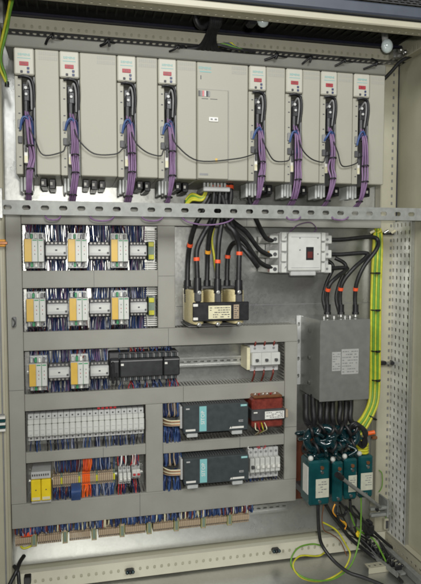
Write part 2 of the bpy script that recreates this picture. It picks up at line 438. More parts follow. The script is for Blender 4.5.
# ================================================================== SLOTTED RAIL ACROSS THE CABINET
YRAIL = -.235
x0, x1 = XL-.004, XR-.0005
_, _, z0, z1 = rect(160, 204, 260, 217.5, YRAIL)
rl = Thing('slotted_rail', (x0, YRAIL, z0), 'long slotted steel rail running across the cabinet under the beige drives', 'rail')
n = 27; h = z1-z0; cu = (x1-x0)/n; mb = MB()
mb.perf((x0, YRAIL, z0+h*.2), (1, 0, 0), (0, 0, 1), n, 1, cu, h*.6, cu*.46, h*.34, (0, .002, 0), 'rail_steel', 12)
mb.box(x0, x1, YRAIL, YRAIL+.002, z0, z0+h*.2, 'rail_steel'); mb.box(x0, x1, YRAIL, YRAIL+.002, z1-h*.2, z1, 'rail_steel')
mb.box(x0, x1, YRAIL+.002, YRAIL+.022, z1-.002, z1, 'rail_steel'); mb.box(x0, x1, YRAIL+.002, YRAIL+.022, z0, z0+.002, 'rail_steel')
rl.part('slotted_face', mb)
mb = MB()
for k in (-1, 1): mb.cyl((x1-.028, YRAIL-.001, z0+h/2+k*.009), (x1-.028, YRAIL-.006, z0+h/2+k*.009), .006, 'chrome', 6, smooth=False)
mb.box(x1-.036, x1-.016, YRAIL-.003, YRAIL-.0002, z0-.03, z1+.02, 'zinc', .001); rl.part('end_bracket', mb)
mb = MB(); mb.box(x0+.001, x0+.012, YRAIL-.003, YRAIL-.0002, z0-.01, z1+.03, 'zinc', .001); rl.part('end_bracket', mb)
RZ0, RZ1 = z0, z1

# ================================================================== WIRING DUCTS
YD = -.080
def duct(x0, x1, z0, z1, label, vertical=False, y=YD, teeth=True, lid='duct'):
    t = Thing('wiring_duct', (x0, 0, z0), label, 'wiring duct', 'grey wiring ducts')
    mb = MB(); mb.box(x0, x1, y, y+.004, z0, z1, lid, .0012)
    L_ = (z1-z0) if vertical else (x1-x0); gj = random.Random(int(abs(x0*1000+z0*777)))
    if not vertical:
        for e_ in (z0+.0045, z1-.0055): mb.box(x0+.001, x1-.001, y-.0004, y+.0002, e_, e_+.0010, lid)
    else:
        for e_ in (x0+.0045, x1-.0055): mb.box(e_, e_+.0010, y-.0004, y+.0002, z0+.001, z1-.001, lid)
    if L_ > .3:
        q_ = gj.uniform(.35, .65)*L_
        if vertical: mb.box(x0+.0006, x1-.0006, y-.0006, y+.0002, z0+q_, z0+q_+.0009, 'dark_grey')
        else: mb.box(x0+q_, x0+q_+.0009, y-.0006, y+.0002, z0+.0006, z1-.0006, 'dark_grey')
    if vertical:
        mb.box(x0, x0+.0015, y+.004, y+.012, z0, z1, lid); mb.box(x1-.0015, x1, y+.004, y+.012, z0, z1, lid)
    else:
        mb.box(x0, x1, y+.004, y+.012, z0, z0+.0015, lid); mb.box(x0, x1, y+.004, y+.012, z1-.0015, z1, lid)
    t.part('cover', mb)
    mb = MB(); mb.box(x0+.002, x1-.002, -.003, -.001, z0+.002, z1-.002, 'duct_dark')
    p = .0105; w_ = .0062
    if vertical:
        for i in range(int((z1-z0)/p)):
            z = z0+.003+i*p
            for x in (x0+.0018, x1-.0034): mb.box(x, x+.0016, y+.013, -.003, z, z+w_, lid)
    else:
        for i in range(int((x1-x0)/p)):
            x = x0+.003+i*p
            for z in (z0+.0018, z1-.0034): mb.box(x, x+w_, y+.013, -.003, z, z+.0016, lid)
    t.part('slotted_channel', mb)
    return t
def H(x0, x1, ya, yb, xr, label, **k):
    """horizontal duct between pixel columns, its top/bottom rows read at column xr"""
    zt, zb = at(xr, ya, YD).z, at(xr, yb, YD).z
    X0, X1 = at(x0, (ya+yb)/2, YD).x, at(x1, (ya+yb)/2, YD).x
    duct(X0, X1, zb, zt, label, **k); return zb, zt
xvl0, xvl1 = at(6, 260, YD).x, at(22.5, 300, YD).x
xm0, xm1 = at(158, 280, YD).x, at(175, 280, YD).x
xn0, xn1 = at(146, 450, YD).x, at(163, 450, YD).x
xr0, xr1 = at(284.5, 420, YD).x, at(297, 400, YD).x
G = .0006
def HX(X0, X1, ya, yb, xr, label):
    zt, zb = at(xr, ya, YD).z, at(xr, yb, YD).z
    duct(X0+G, X1-G, zb, zt, label); return zb, zt
XD_R = at(381, 240, YD).x
h1 = HX(xvl1, XD_R, 208, 225, 100, 'grey wiring duct running behind the slotted rail above the two relay rows')
h2 = HX(xvl1, xm0, 270.5, 287.5, 90, 'grey wiring duct between the two upper rows of yellow and white relays')
h3 = HX(xvl1, xr1, 328.5, 346.5, 155, 'grey wiring duct under the cream coil reactor and second relay row')
h4 = HX(xvl1, xr0, 388, 404, 155, 'grey wiring duct under the black controller and bare rail')
h5 = HX(xvl1, xn0, 448.5, 459, 85, 'narrow grey wiring duct under the row of slim white relays')
h5b = HX(xn1, xr0, 438.5, 449, 225, 'narrow grey wiring duct between the two dark power supplies')
h6 = HX(xvl0, xr1, 492, 515, 155, 'widest grey wiring duct directly above the long terminal strip')
duct(xvl0, xvl1-.0001, h6[1]+.001, h1[1]+.0, 'tall grey wiring duct upright beside the cabinet post and orange latch', True)
duct(xm0, xm1, h3[1]+G, h1[0]-G, 'short upright grey duct between the relay rows and cream coil reactor', True)
duct(xn0, xn1, h6[1]+G, h4[0]-G, 'upright grey duct between the slim white relays and dark power supplies', True)
duct(xr0+G, xr1, h6[1]+G, h3[0]-G, 'upright grey duct beside the aluminium filter box and brown board', True)
# small duct over the drives
zt, zb = at(200, 54, -.10).z, at(200, 63, -.10).z
td = Thing('wiring_duct', (XL, -.1, zb), 'thin grey wiring duct running over the top edge of the drives', 'wiring duct', 'grey wiring ducts')
mb = MB(); mb.box(XL+.01, at(383, 70, -.10).x, -.12, -.004, zb, zt+.006, 'duct', .003); td.part('cover', mb)
TOPDZ = zt+.006

# ================================================================== DRIVES
YV = -.26
zdt, zdb = at(200, 61.5, YV).z, at(200, 179.5, YV).z
PXS = [14, 59.5, 117, 158, 197, 249, 286, 321, 354, 386]
XS = [at(p, 60 if p > 300 else 60, YV).x for p in PXS]
DR = []
def drive(i, x0, x1, label):
    Hh = zdt-zdb; k = Hh/.337
    x1 -= .0012; sw = min(.050, (x1-x0)*.50)      # strip (panel + connector slot) width
    t = Thing('servo_drive', ((x0+x1)/2, YV/2, zdb), label, 'servo drive', 'beige servo drives in a row')
    lx = x0+.017                                   # narrow printed strip
    zp = zdt-.072*k                                # bottom of control panel
    mb = MB()
    mb.box(x0, x1, -.19, -.004, zdb, zdt, 'drive_beige', .001)                 # housing
    mb.box(x0+sw, x1, YV, -.1902, zdb, zdt, 'drive_beige', .0025)              # wide cover
    mb.box(x0, lx, YV+.002, -.1902, zdb, zp-.002, 'drive_beige', .0015)        # narrow strip
    mb.box(lx, x0+sw-.002, -.192, -.1901, zdb, zp, 'mid_grey')
    mb.box(x0+sw-.004, x0+sw-.0015, YV+.004, -.192, zdb, zp-.002, 'mid_grey')
    # vent slots across the top
    vx0 = x1-.050; 
    for r in range(2):
        for c in range(9):
            x = vx0+c*.0053
            if x+.003 < x1-.002 and x > x0+sw+.002: mb.box(x, x+.0032, YV-.0004, YV+.0001, zdt-.014-r*.012, zdt-.005-r*.012, 'duct')
    for zz in (.10, .13, .175, .222, .292, .315): mb.box(x0+.008, x0+.013, YV+.0014, YV+.0021, zdt-zz*k, zdt-(zz-.003)*k, 'ink')
    t.part('housing', mb)
    mb = MB(); mb.box(x0, x0+sw-.001, YV-.005, -.1903, zp, zdt-.001, 'panel_cream', .003)
    mb.text('SIEMENS', x0+.024, YV-.0055, zdt-.018, .0080, 'teal_print')
    mb.box(x0+.008, x0+.040, YV-.0056, YV-.0050, zdt-.0270, zdt-.0258, 'teal_print')
    cp = t.part('control_panel', mb)
    mb = MB(); mb.box(x0+.013, x0+.035, YV-.0065, YV-.0050, zdt-.045, zdt-.035, 'red_display', .001); mb.text('008'[i % 3:]+'.8'[:1]+str(i % 7), x0+.024, YV-.0067, zdt-.040, .007, 'dark_red'); t.sub('display', mb, cp)
    for (a, b) in ((.018, .060), (.034, .060), (.034, .051)):
        mb = MB(); mb.box(x0+a-.003, x0+a+.003, YV-.007, YV-.005, zdt-b-.003, zdt-b+.003, 'ink' if a < .03 else 'navy', .001); t.sub('key', mb, cp)
    # sockets on the narrow strip
    for j, (zz, hh, mm) in enumerate(((.19, .022, 'mid_grey'), (.235, .018, 'dark_grey'))):
        mb = MB(); mb.box(x0+.006, x0+.0165, YV-.003, YV+.0019, zdt-zz*k-hh, zdt-zz*k, mm, .001); t.part('socket', mb)
    # connector block in the slot
    mb = MB()
    mb.box(lx+.001, lx+.019, -.250, -.193, zdt-.152*k, zdt-.090*k, 'black', .002)
    mb.box(lx+.004, lx+.020, -.262, -.236, zdt-.142*k, zdt-.108*k, 'black', .003)
    mb.cyl((lx+.010, -.255, zdt-.180*k), (lx+.010, -.255, zdt-.140*k), .008, 'black', 10)
    mb.cyl((lx+.010, -.262, zdt-.105*k), (lx+.010, -.240, zdt-.105*k), .004, 'light_grey', 8)
    mb.cyl((lx+.011, -.266, zdt-.123*k), (lx+.011, -.262, zdt-.123*k), .0035, 'light_grey', 8)
    t.part('plug', mb)
    mb = MB(); mb.tube([(x0+.010, -.262, zp-.006), (lx+.006, -.268, zp-.004), (lx+.024, -.265, zp-.010), (lx+.030, -.262, zp-.04), (lx+.028, -.25, zp-.09), (lx+.018, -.24, zp-.12)], .0035, 'black', 7)
    mb.tube([(lx+.012, -.25, zdt-.10*k), (lx+.017, -.266, zdt-.088*k), (lx+.023, -.262, zdt-.11*k), (lx+.023, -.25, zdt-.16*k)], .0028, 'mid_grey', 7)
    t.part('jumper_lead', mb)
    mb = MB(); g_ = random.Random(i*7+3); e_ = lambda: g_.uniform(-.006, .006)
    mb.tube([(x0+.012, -.262, zdt-.215*k+e_()), (lx+.001, -.270, zdt-.190*k+e_()), (lx+.012, -.270, zdt-.185*k+e_()), (lx+.022, -.262, zdt-.205*k), (lx+.026, -.24, zdt-.245*k)], .0030, 'blue', 8)
    mb.tube([(x0+.014, -.262, zdt-.206*k), (lx+.006, -.268, zdt-.19*k), (lx+.017, -.266, zdt-.182*k+e_()), (lx+.025, -.262, zdt-.20*k+e_()), (lx+.028, -.24, zdt-.255*k)], .0026, 'navy', 8)
    t.part('blue_lead', mb)
    mb = MB(); mb.box(lx+.002, lx+.012, -.250, -.193, zdt-.305*k, zdt-.255*k, 'label_white', .001)
    mb.box(lx+.003, lx+.011, -.2506, -.2501, zdt-.303*k, zdt-.285*k, 'label_cream'); mb.box(lx+.004, lx+.010, -.256, -.2507, zdt-.275*k, zdt-.240*k, 'dark_grey', .001)
    t.part('side_label', mb)
    # terminals below
    for j in range(3):
        mb = MB(); a = x0+sw+.006+j*.022
        if a+.018 < x1-.003:
            mb.box(a, a+.017, -.20+.01*j, -.10, zdb-.024-.004*(j % 2), zdb-.001, 'black', .002); mb.box(a+.003, a+.009, -.203+.01*j, -.1995+.01*j, zdb-.018, zdb-.010, 'label_white'); t.part('power_terminal', mb)
    mb = MB()
    for j in range(4): mb.box(x0+.006+j*.0085, x0+.0125+j*.0085, -.215, -.16, zdb-.040+.004*(j % 2), zdb-.001, 'clear_plastic', .0015)
    t.part('screen_clamp', mb)
    return t
names = ['beige drive beside the hanging green earth lead, at the end of the row', 'wide beige drive, second from the green earth lead', 'beige drive third from the green earth lead, with purple leads',
         'beige drive standing just before the broad infeed unit', None, 'beige drive standing just after the broad infeed unit', 'beige drive second after the broad infeed unit', 'beige drive between the second after the infeed unit and the last one',
         'last narrow beige drive beside the perforated cabinet post']
for i in range(9):
    if i == 4: continue
    DR.append((i, drive(i, XS[i], XS[i+1], names[i])))
# central infeed unit
x0, x1 = XS[4], XS[5]-.0012; k = (zdt-zdb)/.337
t = Thing('infeed_unit', ((x0+x1)/2, YV/2, zdb), 'broad beige infeed unit without display in the middle of the drive row', 'power unit')
mb = MB(); mb.box(x0, x1, YV+.002, -.004, zdb, zdt, 'drive_beige', .0025)
for r in range(2):
    for c in range(8): x = x1-.047+c*.0053; mb.box(x, x+.0032, YV+.0015, YV+.0021, zdt-.014-r*.012, zdt-.005-r*.012, 'duct')
mb.text('SIEMENS', x0+.022, YV+.0015, zdt-.016, .0095, 'teal_print'); mb.box(x0+.008, x0+.040, YV+.0012, YV+.0019, zdt-.0265, zdt-.0245, 'teal_print')
mb.box(x0+.010, x0+.012, YV+.0012, YV+.0019, zdt-.046, zdt-.036, 'ink')
t.part('housing', mb)
dx1 = x0+(x1-x0)*.60
mb = MB(); mb.box(x0+.001, dx1, YV-.003, YV+.0015, zdb+.002, zdt-.078*k, 'drive_beige', .002)
mb.box(dx1+.0002, dx1+.002, YV+.0005, YV+.0019, zdb+.002, zdt-.078*k, 'duct'); mb.box(x0+.001, dx1+.002, YV+.0005, YV+.0019, zdt-.0778*k, zdt-.0755*k, 'duct')
mb.box(x0+.012, x0+.030, YV-.0036, YV-.003, zdt-.106*k, zdt-.1045*k, 'ink'); mb.box(x0+.036, x0+.056, YV-.0036, YV-.003, zdt-.106*k, zdt-.1045*k, 'ink')
mb.box(x0+.05, x0+.056, YV-.0036, YV-.003, zdt-.285*k, zdt-.275*k, 'yellow'); mb.box(x0+.006, x0+.03, YV-.0036, YV-.003, zdt-.325*k, zdt-.319*k, 'mid_grey')
dr = t.part('door', mb)
mb = MB(); mb.box(x0+.032, x0+.058, YV-.006, YV-.003, zdt-.170*k, zdt-.157*k, 'label_white', .001); mb.box(x0+.036, x0+.054, YV-.0066, YV-.0061, zdt-.166*k, zdt-.161*k, 'mid_grey'); mb.box(x0+.042, x0+.047, YV-.0072, YV-.0067, zdt-.166*k, zdt-.161*k, 'label_white')
t.sub('latch', mb, dr)
mb = MB()
for c in range(6): mb.box(x0+.003+c*.0055, x0+.0075+c*.0055, YV-.0045, YV-.003, zdt-.099*k, zdt-.083*k, ['dark_grey', 'mid_grey', 'red', 'light_grey', 'ink', 'mid_grey'][c])
t.sub('barcode_label', mb, dr)
mb = MB()
for c in range(7): mb.cyl((x0+.034+c*.010, -.20, zdb-.012), (x0+.034+c*.010, -.20, zdb-.001), .004, 'clear_plastic', 8)
mb.box(x0+.028, x0+.106, -.215, -.13, zdb-.026, zdb-.013, 'light_grey', .002); t.part('terminal_cover', mb)
INX0 = x0

# purple cable bundles, black ties, sagging link cables
BX = []
for n_, (i, t) in enumerate(DR):
    x0 = XS[i]; lx = x0+.017; xb = lx+.019; BX.append(xb)
    nm = names[i]
    b = Thing('cable_bundle', (xb, -.26, RZ1), 'purple cable bundle hanging down the front of the '+['drive by the green earth lead', 'wide second drive', 'third drive from the green lead', 'drive before the infeed unit', '', 'drive after the infeed unit', 'second drive after the infeed unit', 'last drive but one', 'last drive beside the perforated post'][i], 'cable bundle', 'purple cable bundles')
    zt_ = zdt-.160*k
    for j in range(4):
        rg = random.Random(n_*9+j); off = (j-1.5)*(.0040+.0006*(n_ % 3)); wb = random.Random(n_*5+2).uniform(-.004, .004)
        top = zt_-[.0, .015, .03, .005][j]
        pts = [(lx+.010+off*.4, -.258, top), (xb-.004+off*.7, -.268-.003*(j % 2), zdt-.20*k), (xb+off+rg.uniform(-.002, .002), -.268-.004*(j % 2), zdt-.25*k), (xb+off+wb+rg.uniform(-.003, .003), -.264-.004*(j % 2), zdt-.29*k), (xb+off-wb*.5, -.267-.004*(j % 2), zdb+.01),
               (xb-.006+off*.8+rg.uniform(-.002, .002), -.255, RZ1+.02), (xb-.010+off, -.212, RZ1-.005), (xb-.012+off*1.2, -.15, h1[1]+.006), (xb-.012+off*1.3, -.07, h1[1]-.003)]
        mb = MB(); mb.tube(pts, .0025, 'purple', 8, 5); b.part('cable', mb)
    for zz in (zdt-(.262+.01*((n_*5) % 3))*k, zdb+.012-.006*(n_ % 2), RZ1+.014):
        mb = MB(); mb.torus((xb+(0 if zz > zdb else -.007), -.269 if zz > zdb else -.250, zz), (0, .15, 1), .0095, .0018, 'black', 14, 6); b.part('cable_tie', mb)
sags = ['hanging between first and second drives', 'hanging between second and third drives', 'joining the third and fourth drives', 'hanging across the broad infeed unit', 'just after the infeed unit', 'between the last three drives', 'ending at the drive by the perforated post']
for n_ in range(len(BX)-1):
    a, b_ = BX[n_], BX[n_+1]; z = zdt-.232*k; z2 = zdt-(.272)*k; lx2 = b_-.006
    mb = MB(); mb.tube([(a-.002, -.276, z+.018), (a+.012, -.275, z-.012), (a+(b_-a)*(.28+.05*(n_ % 3)), -.272, z2-.004+.008*((n_*7) % 3-1)), (a+(b_-a)*.7, -.272, z2-.003), (lx2-.018, -.270, z2+.012), (lx2-.003, -.268, z2+.020)], .0017, 'black', 6)
    solo('link_cable', mb, 'thin black link cable '+sags[n_], 'cable', 'thin black link cables')
# ties on the top duct
for n_, px in enumerate([52, 108, 178, 276, 310, 344, 376]):
    p = at(px, 50, -.13); mb = MB()
    g_ = random.Random(n_*3+1); u_ = g_.uniform
    mb.tube([(p.x-u_(.012, .05), -.122, TOPDZ-u_(.012, .022)), (p.x-u_(.004, .012), -.132, TOPDZ-.008), (p.x+u_(.0, .006), -.133, TOPDZ+.002), (p.x+u_(-.004, .012), -.10, TOPDZ+u_(.008, .022))], u_(.003, .0042), 'black', 7)
    mb.tube([(p.x+u_(-.004, .006), -.134, TOPDZ-u_(.008, .020)), (p.x+.002, -.135, TOPDZ-.001), (p.x+u_(.002, .02), -.12, TOPDZ+u_(.004, .012))], u_(.003, .005), 'black', 7)
    mb.tube([(p.x+.002, -.131, TOPDZ-.002), (p.x+u_(.01, .03), -.125, TOPDZ+u_(-.004, .006)), (p.x+u_(.03, .06), -.10, TOPDZ+.004)], .0025, 'black', 6)
    solo('cable_clip', mb, 'black cable clip on the duct over the drives, '+['above the first drive', 'above the second drive', 'above the drive before the infeed unit', 'above the drive after the infeed unit', 'above the second drive after the infeed', 'above the last drive but one', 'above the last drive by the post'][n_], 'cable clip', 'black clips along the top duct')
# hanging black cable loom at top centre
p = at(208, 55, -.12); mb = MB()
for j in range(5):
    ox = (j-2)*.006; mb.tube([(p.x+ox, -.22, ZR-.004), (p.x+ox+.004, -.20, ZR-.05), (p.x+ox*.8, -.16, TOPDZ+.03), (p.x+ox*2.2, -.12, TOPDZ+.006), (p.x+ox*6, -.10, TOPDZ+.004)], .0075, 'black_rubber', 8)
mb.tube([(p.x-.02, -.2, ZR-.002), (p.x-.045, -.2, ZR-.006), (p.x-.052, -.19, ZR-.04), (p.x-.035, -.18, ZR-.062), (p.x-.005, -.17, ZR-.045)], .008, 'black_rubber', 8)
solo('cable_loom', mb, 'thick black cable loom dropping from the dark roof above the infeed unit', 'cable loom')
p = at(230, 63, -.13); mb = MB()
for j in range(5): mb.tube([(p.x-.10+j*.01, -.11, TOPDZ+.006), (p.x-.05+j*.012, -.128, TOPDZ+.014+j*.002), (p.x+.01, -.13, TOPDZ+.006+.003*j), (p.x+.08-j*.012, -.125, TOPDZ+.004)], .0028, ['black', 'black', 'earth_green', 'navy', 'earth_yellow'][j], 6)
solo('wire_tangle', mb, 'tangle of thin black and green wires lying over the infeed unit top', 'wires')
p = at(254, 17, YF+.05); mb = MB(); mb.box(p.x-.014, p.x+.010, YF+.045, YF+.085, p.z-.018, p.z+.022, 'black', .006); mb.box(p.x-.03, p.x+.0, YF+.045, YF+.07, p.z+.012, p.z+.024, 'black', .004)
solo('door_switch', mb, 'small black door switch under the front top rail', 'switch')
mb = MB(); q = at(263, 21, YF+.05)
mb.sphere(q, .016, 'glint_glass', 12, (1, .8, 1)); mb.cyl(q+Vector((-.012, 0, .004)), q+Vector((-.03, 0, .006)), .007, 'chrome'); mb.sphere(q+Vector((0, -.003, .002)), .007, 'chrome')
solo('indicator_bulb', mb, 'small clear glass bulb beside the black door switch under the front rail', 'bulb')
q = at(387, 46, -.16); mb = MB(); mb.sphere(q, .019, 'glint_glass', 16, (1, .7, 1.15)); mb.cyl((q.x, q.y+.01, q.z+.015), (q.x, q.y+.02, ZR), .010, 'light_grey')  # glass ball added where the flash reflects in the roof corner
solo('flash_glint', mb, 'round glass ball in the roof corner, added as the glint of the flash', 'flash glint')
mb = MB(); mb.tube([at(384, 79, -.12), at(391, 72, -.12), at(400, 62, -.12), at(411, 56, -.12), at(425, 51, -.12), at(440, 47, -.12)], .006, 'black_rubber')
solo('cable', mb, 'black cable arching from the roof corner across the side panel', 'cable')

# ================================================================== RELAYS AND SMALL DEVICES
def din(xa, xb, z, y, label, h_=.030):
    n = int((xb-xa)/.022); mb = MB(); c = (xb-xa)/n
    mb.perf((xa, y, z-h_*.30), (1, 0, 0), (0, 0, 1), n, 1, c, h_*.6, c*.62, .0055, (0, .0012, 0), 'zinc', 8)
    mb.box(xa, xb, y+.0012, y+.008, z-h_*.30, z-h_*.30+.001, 'zinc'); mb.box(xa, xb, y+.0012, y+.008, z+h_*.30-.001, z+h_*.30, 'zinc')
    mb.box(xa, xb, y-.007, y-.0058, z+h_*.30, z+h_*.5, 'zinc'); mb.box(xa, xb, y-.007, y-.0058, z-h_*.5, z-h_*.30, 'zinc')
    mb.box(xa, xb, y-.0058, y+.0, z+h_*.30, z+h_*.31, 'zinc'); mb.box(xa, xb, y-.0058, y+.0, z-h_*.31, z-h_*.30, 'zinc')
    mb.mats = ['zinc_plate' if q == 'zinc' else q for q in mb.mats]
    return solo('din_rail', mb, label, 'mounting rail', 'slotted mounting rails')

def relay_mb(x0, x1, zc, lab):
    t = Thing('safety_relay', ((x0+x1)/2, -.06, zc-.05), lab, 'relay', 'yellow and white relays'); Y = -.118; W = x1-x0; hh = .033
    mb = MB(); mb.box(x0, x1, Y, -.02, zc-hh, zc+hh, 'light_grey', .0015); mb.box(x0+.001, x1-.001, Y+.03, -.02, zc-hh-.018, zc+hh+.018, 'clear_plastic', .001); t.part('housing', mb)
    mb = MB(); mb.box(x0+.001, x0+W*.38, Y-.0025, Y-.0001, zc-hh+.001, zc+hh-.001, 'yellow', .001); t.part('front_plate', mb, 'yellow front plate')
    for a, b in ((.395, .68), (.70, .985)):
        mb = MB(); mb.box(x0+W*a, x0+W*b, Y-.003, Y-.0001, zc-hh+.001, zc+hh-.001, 'white', .001)
        for q in range(3): mb.box(x0+W*(a+b)/2-.001, x0+W*(a+b)/2+.001, Y-.0036, Y-.003, zc-.012+q*.011, zc-.009+q*.011, ['ink', 'red', 'ink'][q])
        mb.box(x0+W*a+.002, x0+W*b-.002, Y-.0036, Y-.003, zc+hh-.006, zc+hh-.003, 'green')
        t.part('front_plate', mb, 'white front plate')
    mb = MB(); mb.box(x0+W*.685, x0+W*.695, Y-.0032, Y-.0001, zc-hh, zc+hh, 'green'); t.part('marker_strip', mb)
    for s_ in (-1, 1):
        mb = MB()
        for q in range(4):
            a = x0+.004+q*(W-.006)/4; mb.box(a, a+.007, Y+.012, Y+.029, zc+s_*(hh+.001), zc+s_*(hh+.014), ['light_grey', 'green', 'label_white', 'mid_grey'][q], .001)
        t.part('terminal_block', mb)
    return t.r
def contactor_mb(x0, x1, zc, lab):
    t = Thing('small_contactor', ((x0+x1)/2, -.05, zc-.03), lab, 'contactor', 'flat grey contactors'); Y = -.098; W = x1-x0
    mb = MB(); mb.box(x0+.001, x1-.001, Y+.015, -.02, zc-.026, zc+.026, 'dark_grey', .002); t.part('base', mb)
    mb = MB(); mb.box(x0+.001, x1-.001, Y, Y+.0148, zc-.0155, zc+.0155, 'light_grey', .002); mb.box(x0+.004, x1-.006, Y-.0012, Y, zc-.007, zc+.009, 'white'); mb.box(x0+W*.45, x0+W*.55, Y-.0018, Y-.0012, zc-.001, zc+.003, 'ink')
    mb.box(x1-.010, x1-.004, Y-.0016, Y-.0001, zc-.010, zc-.004, 'dark_grey'); t.part('front_cover', mb)
    for s_ in (-1, 1):
        for q in range(5):
            mb = MB(); a = x0+.004+q*(W-.006)/5; mb.cyl((a+.004, Y+.0149, zc+s_*.021), (a+.004, Y+.011, zc+s_*.021), .0030, 'screw_steel', 8); t.part('screw', mb)
    return t.r
rows = [(250.5, h1[0], h2[1]), (309, h2[0], h3[1]), (372.5, h3[0], h4[1])]
rel_px = [[(25, 45), (68.5, 88), (111.5, 129)], [(26, 45.5), (69, 88), (111.5, 129)], [(27.5, 46), (69.5, 88)]]
con_px = [[(46, 68), (89, 111), (130, 147.5)], [(46.5, 68.5), (89, 111), (130, 147.5)], [(47, 69), (89, 108.5)]]
rw = ['top', 'middle', 'third']
r0 = c0_ = None; RX = []
for ri in range(3):
    zc = at(85, rows[ri][0], -.11).z
    din(xvl1+.004, (xm0 if ri < 2 else xr0)-.004, zc, -.012, 'slotted mounting rail '+['behind the top relay row', 'behind the second relay row', 'bare at one end, carrying the black controller and grey breaker'][ri])
    lst = []
    for j, (a, b) in enumerate(rel_px[ri]):
        X0, X1 = at(a, 300, -.118).x, at(b, 300, -.118).x
        lab = 'yellow and white relay, '+ORD[j]+' from the upright duct in the '+['top relay row', 'second relay row', 'row with the black controller'][ri]
        if r0 is None: r0 = relay_mb(X0, X1, zc, lab); rw0 = X1-X0; rbase = ((X0+X1)/2, zc); loc = r0.location.copy(); KIDS[r0.name] = list(r0.children); lst.append((X0, X1))
        else:
            c = copy_thing(r0, loc+Vector(((X0+X1)/2-rbase[0], 0, zc-rbase[1])), lab); c.scale.x = (X1-X0)/rw0; lst.append((X0, X1))
    for j, (a, b) in enumerate(con_px[ri]):
        X0, X1 = at(a, 300, -.098).x, at(b, 300, -.098).x
        lab = 'flat grey contactor, '+ORD[j]+' from the upright duct in the '+['top relay row', 'second relay row', 'row with the black controller'][ri]
        if c0_ is None: c0_ = contactor_mb(X0, X1, zc, lab); cw0 = X1-X0; cbase = ((X0+X1)/2, zc); cloc = c0_.location.copy(); KIDS[c0_.name] = list(c0_.children)
        else:
            c = copy_thing(c0_, cloc+Vector(((X0+X1)/2-cbase[0], 0, zc-cbase[1])), lab); c.scale.x = (X1-X0)/cw0
        lst.append((X0, X1))
    RX.append((zc, lst))
# green-yellow earth terminal stacks at the ends of rows 1 and 2
for ri in range(2):
    zc = RX[ri][0]; X0, X1 = at(148.5, 300, -.07).x, at(154.5, 300, -.07).x
    t = Thing('earth_terminal', ((X0+X1)/2, -.04, zc-.03), 'green and yellow earth terminal at the end of the '+['top', 'second'][ri]+' relay row', 'terminal', 'earth terminals')
    mb = MB(); mb.box(X0, X1, -.07, -.02, zc-.028, zc+.028, 'grey_green', .001); t.part('body', mb)
    for s_ in (-1, 1):
        mb = MB(); mb.box(X0+.001, X1-.001, -.073, -.0702, zc+s_*.012, zc+s_*.026, 'earth_yellow', .001); t.part('clamp', mb)
    for s_ in (-1, 1):
        mb = MB(); mb.box(X0-.001, X0+.002, -.0455, -.043, zc+s_*.033, zc+s_*.062, 'label_white')
        for q in range(5): mb.box(X0-.012, X1+.010, -.050, -.046, zc+s_*(.034+q*.0062), zc+s_*(.037+q*.0062), 'label_white')
        t.part('marker_comb', mb)

# ---- loose wiring between ducts and devices: uncountable, one mass per bay
WCOL = ['navy', 'blue', 'navy', 'black', 'pale_wire', 'navy', 'mid_grey', 'blue']
def wires(xa, xb, za, zb, n, label, cols=WCOL, y0=-.045, y1=-.075, sway=.008, seed=0, r=.0014):
    rg = random.Random(seed); mb = MB()
    for i in range(n):
        x = rg.uniform(xa, xb); c = rg.choice(cols); y = rg.uniform(y0, y1); d = rg.uniform(-sway, sway)
        x2 = min(max(x+d, xa), xb)
        mb.tube([(x, -.035, za), (x+d*.2, y, za+(zb-za)*.25), (x+d*.9, y+rg.uniform(-.006, .006), za+(zb-za)*.65), (x2, y, zb)], r*rg.uniform(.8, 1.25), c, 5, 3)
    return solo('wiring', mb, label, 'wiring', None, 'stuff')
for ri in range(3):
    zc, lst = RX[ri]; top = rows[ri][1]; bot = rows[ri][2]; mbs = []
    nm = ['top relay row', 'second relay row', 'row of the black controller'][ri]
    rg = random.Random(ri+50)
    for up in (0, 1):
        mb = MB()
        for (X0, X1), isr in zip(lst, [1]*len(rel_px[ri])+[0]*len(con_px[ri])):
            n = 62 if isr else 36
            for q in range(n):
                x = rg.uniform(X0+.002, X1-.002); zz = (zc+(.046 if isr else .022)) if up else (zc-(.046 if isr else .022)); ze = top-.001 if up else bot+.001
                if ze > 0 and up: ze = top+.004
                else: ze = bot-.004
                y = rg.uniform(-.085, -.045) if isr else rg.uniform(-.07, -.04); d = rg.uniform(-.006, .006)
                c = rg.choice(['navy', 'navy', 'black', 'purple', 'blue', 'black', 'mid_grey', 'winding_red', 'pale_wire'] if isr else ['navy', 'navy', 'blue', 'mid_grey', 'navy', 'pale_wire', 'purple'])
                mb.tube([(x, y-.005, zz-(.012 if up else -.012)), (x+d*.3, y-rg.uniform(0, .01), zz), (x+d, y+.01, (zz+ze)/2), (x+d*1.4, -.045, ze)], .0013*rg.uniform(.85, 1.3), c, 5, 3)
        solo('wiring', mb, 'thin blue and black wires '+('above' if up else 'below')+' the devices of the '+nm, 'wiring', None, 'stuff')

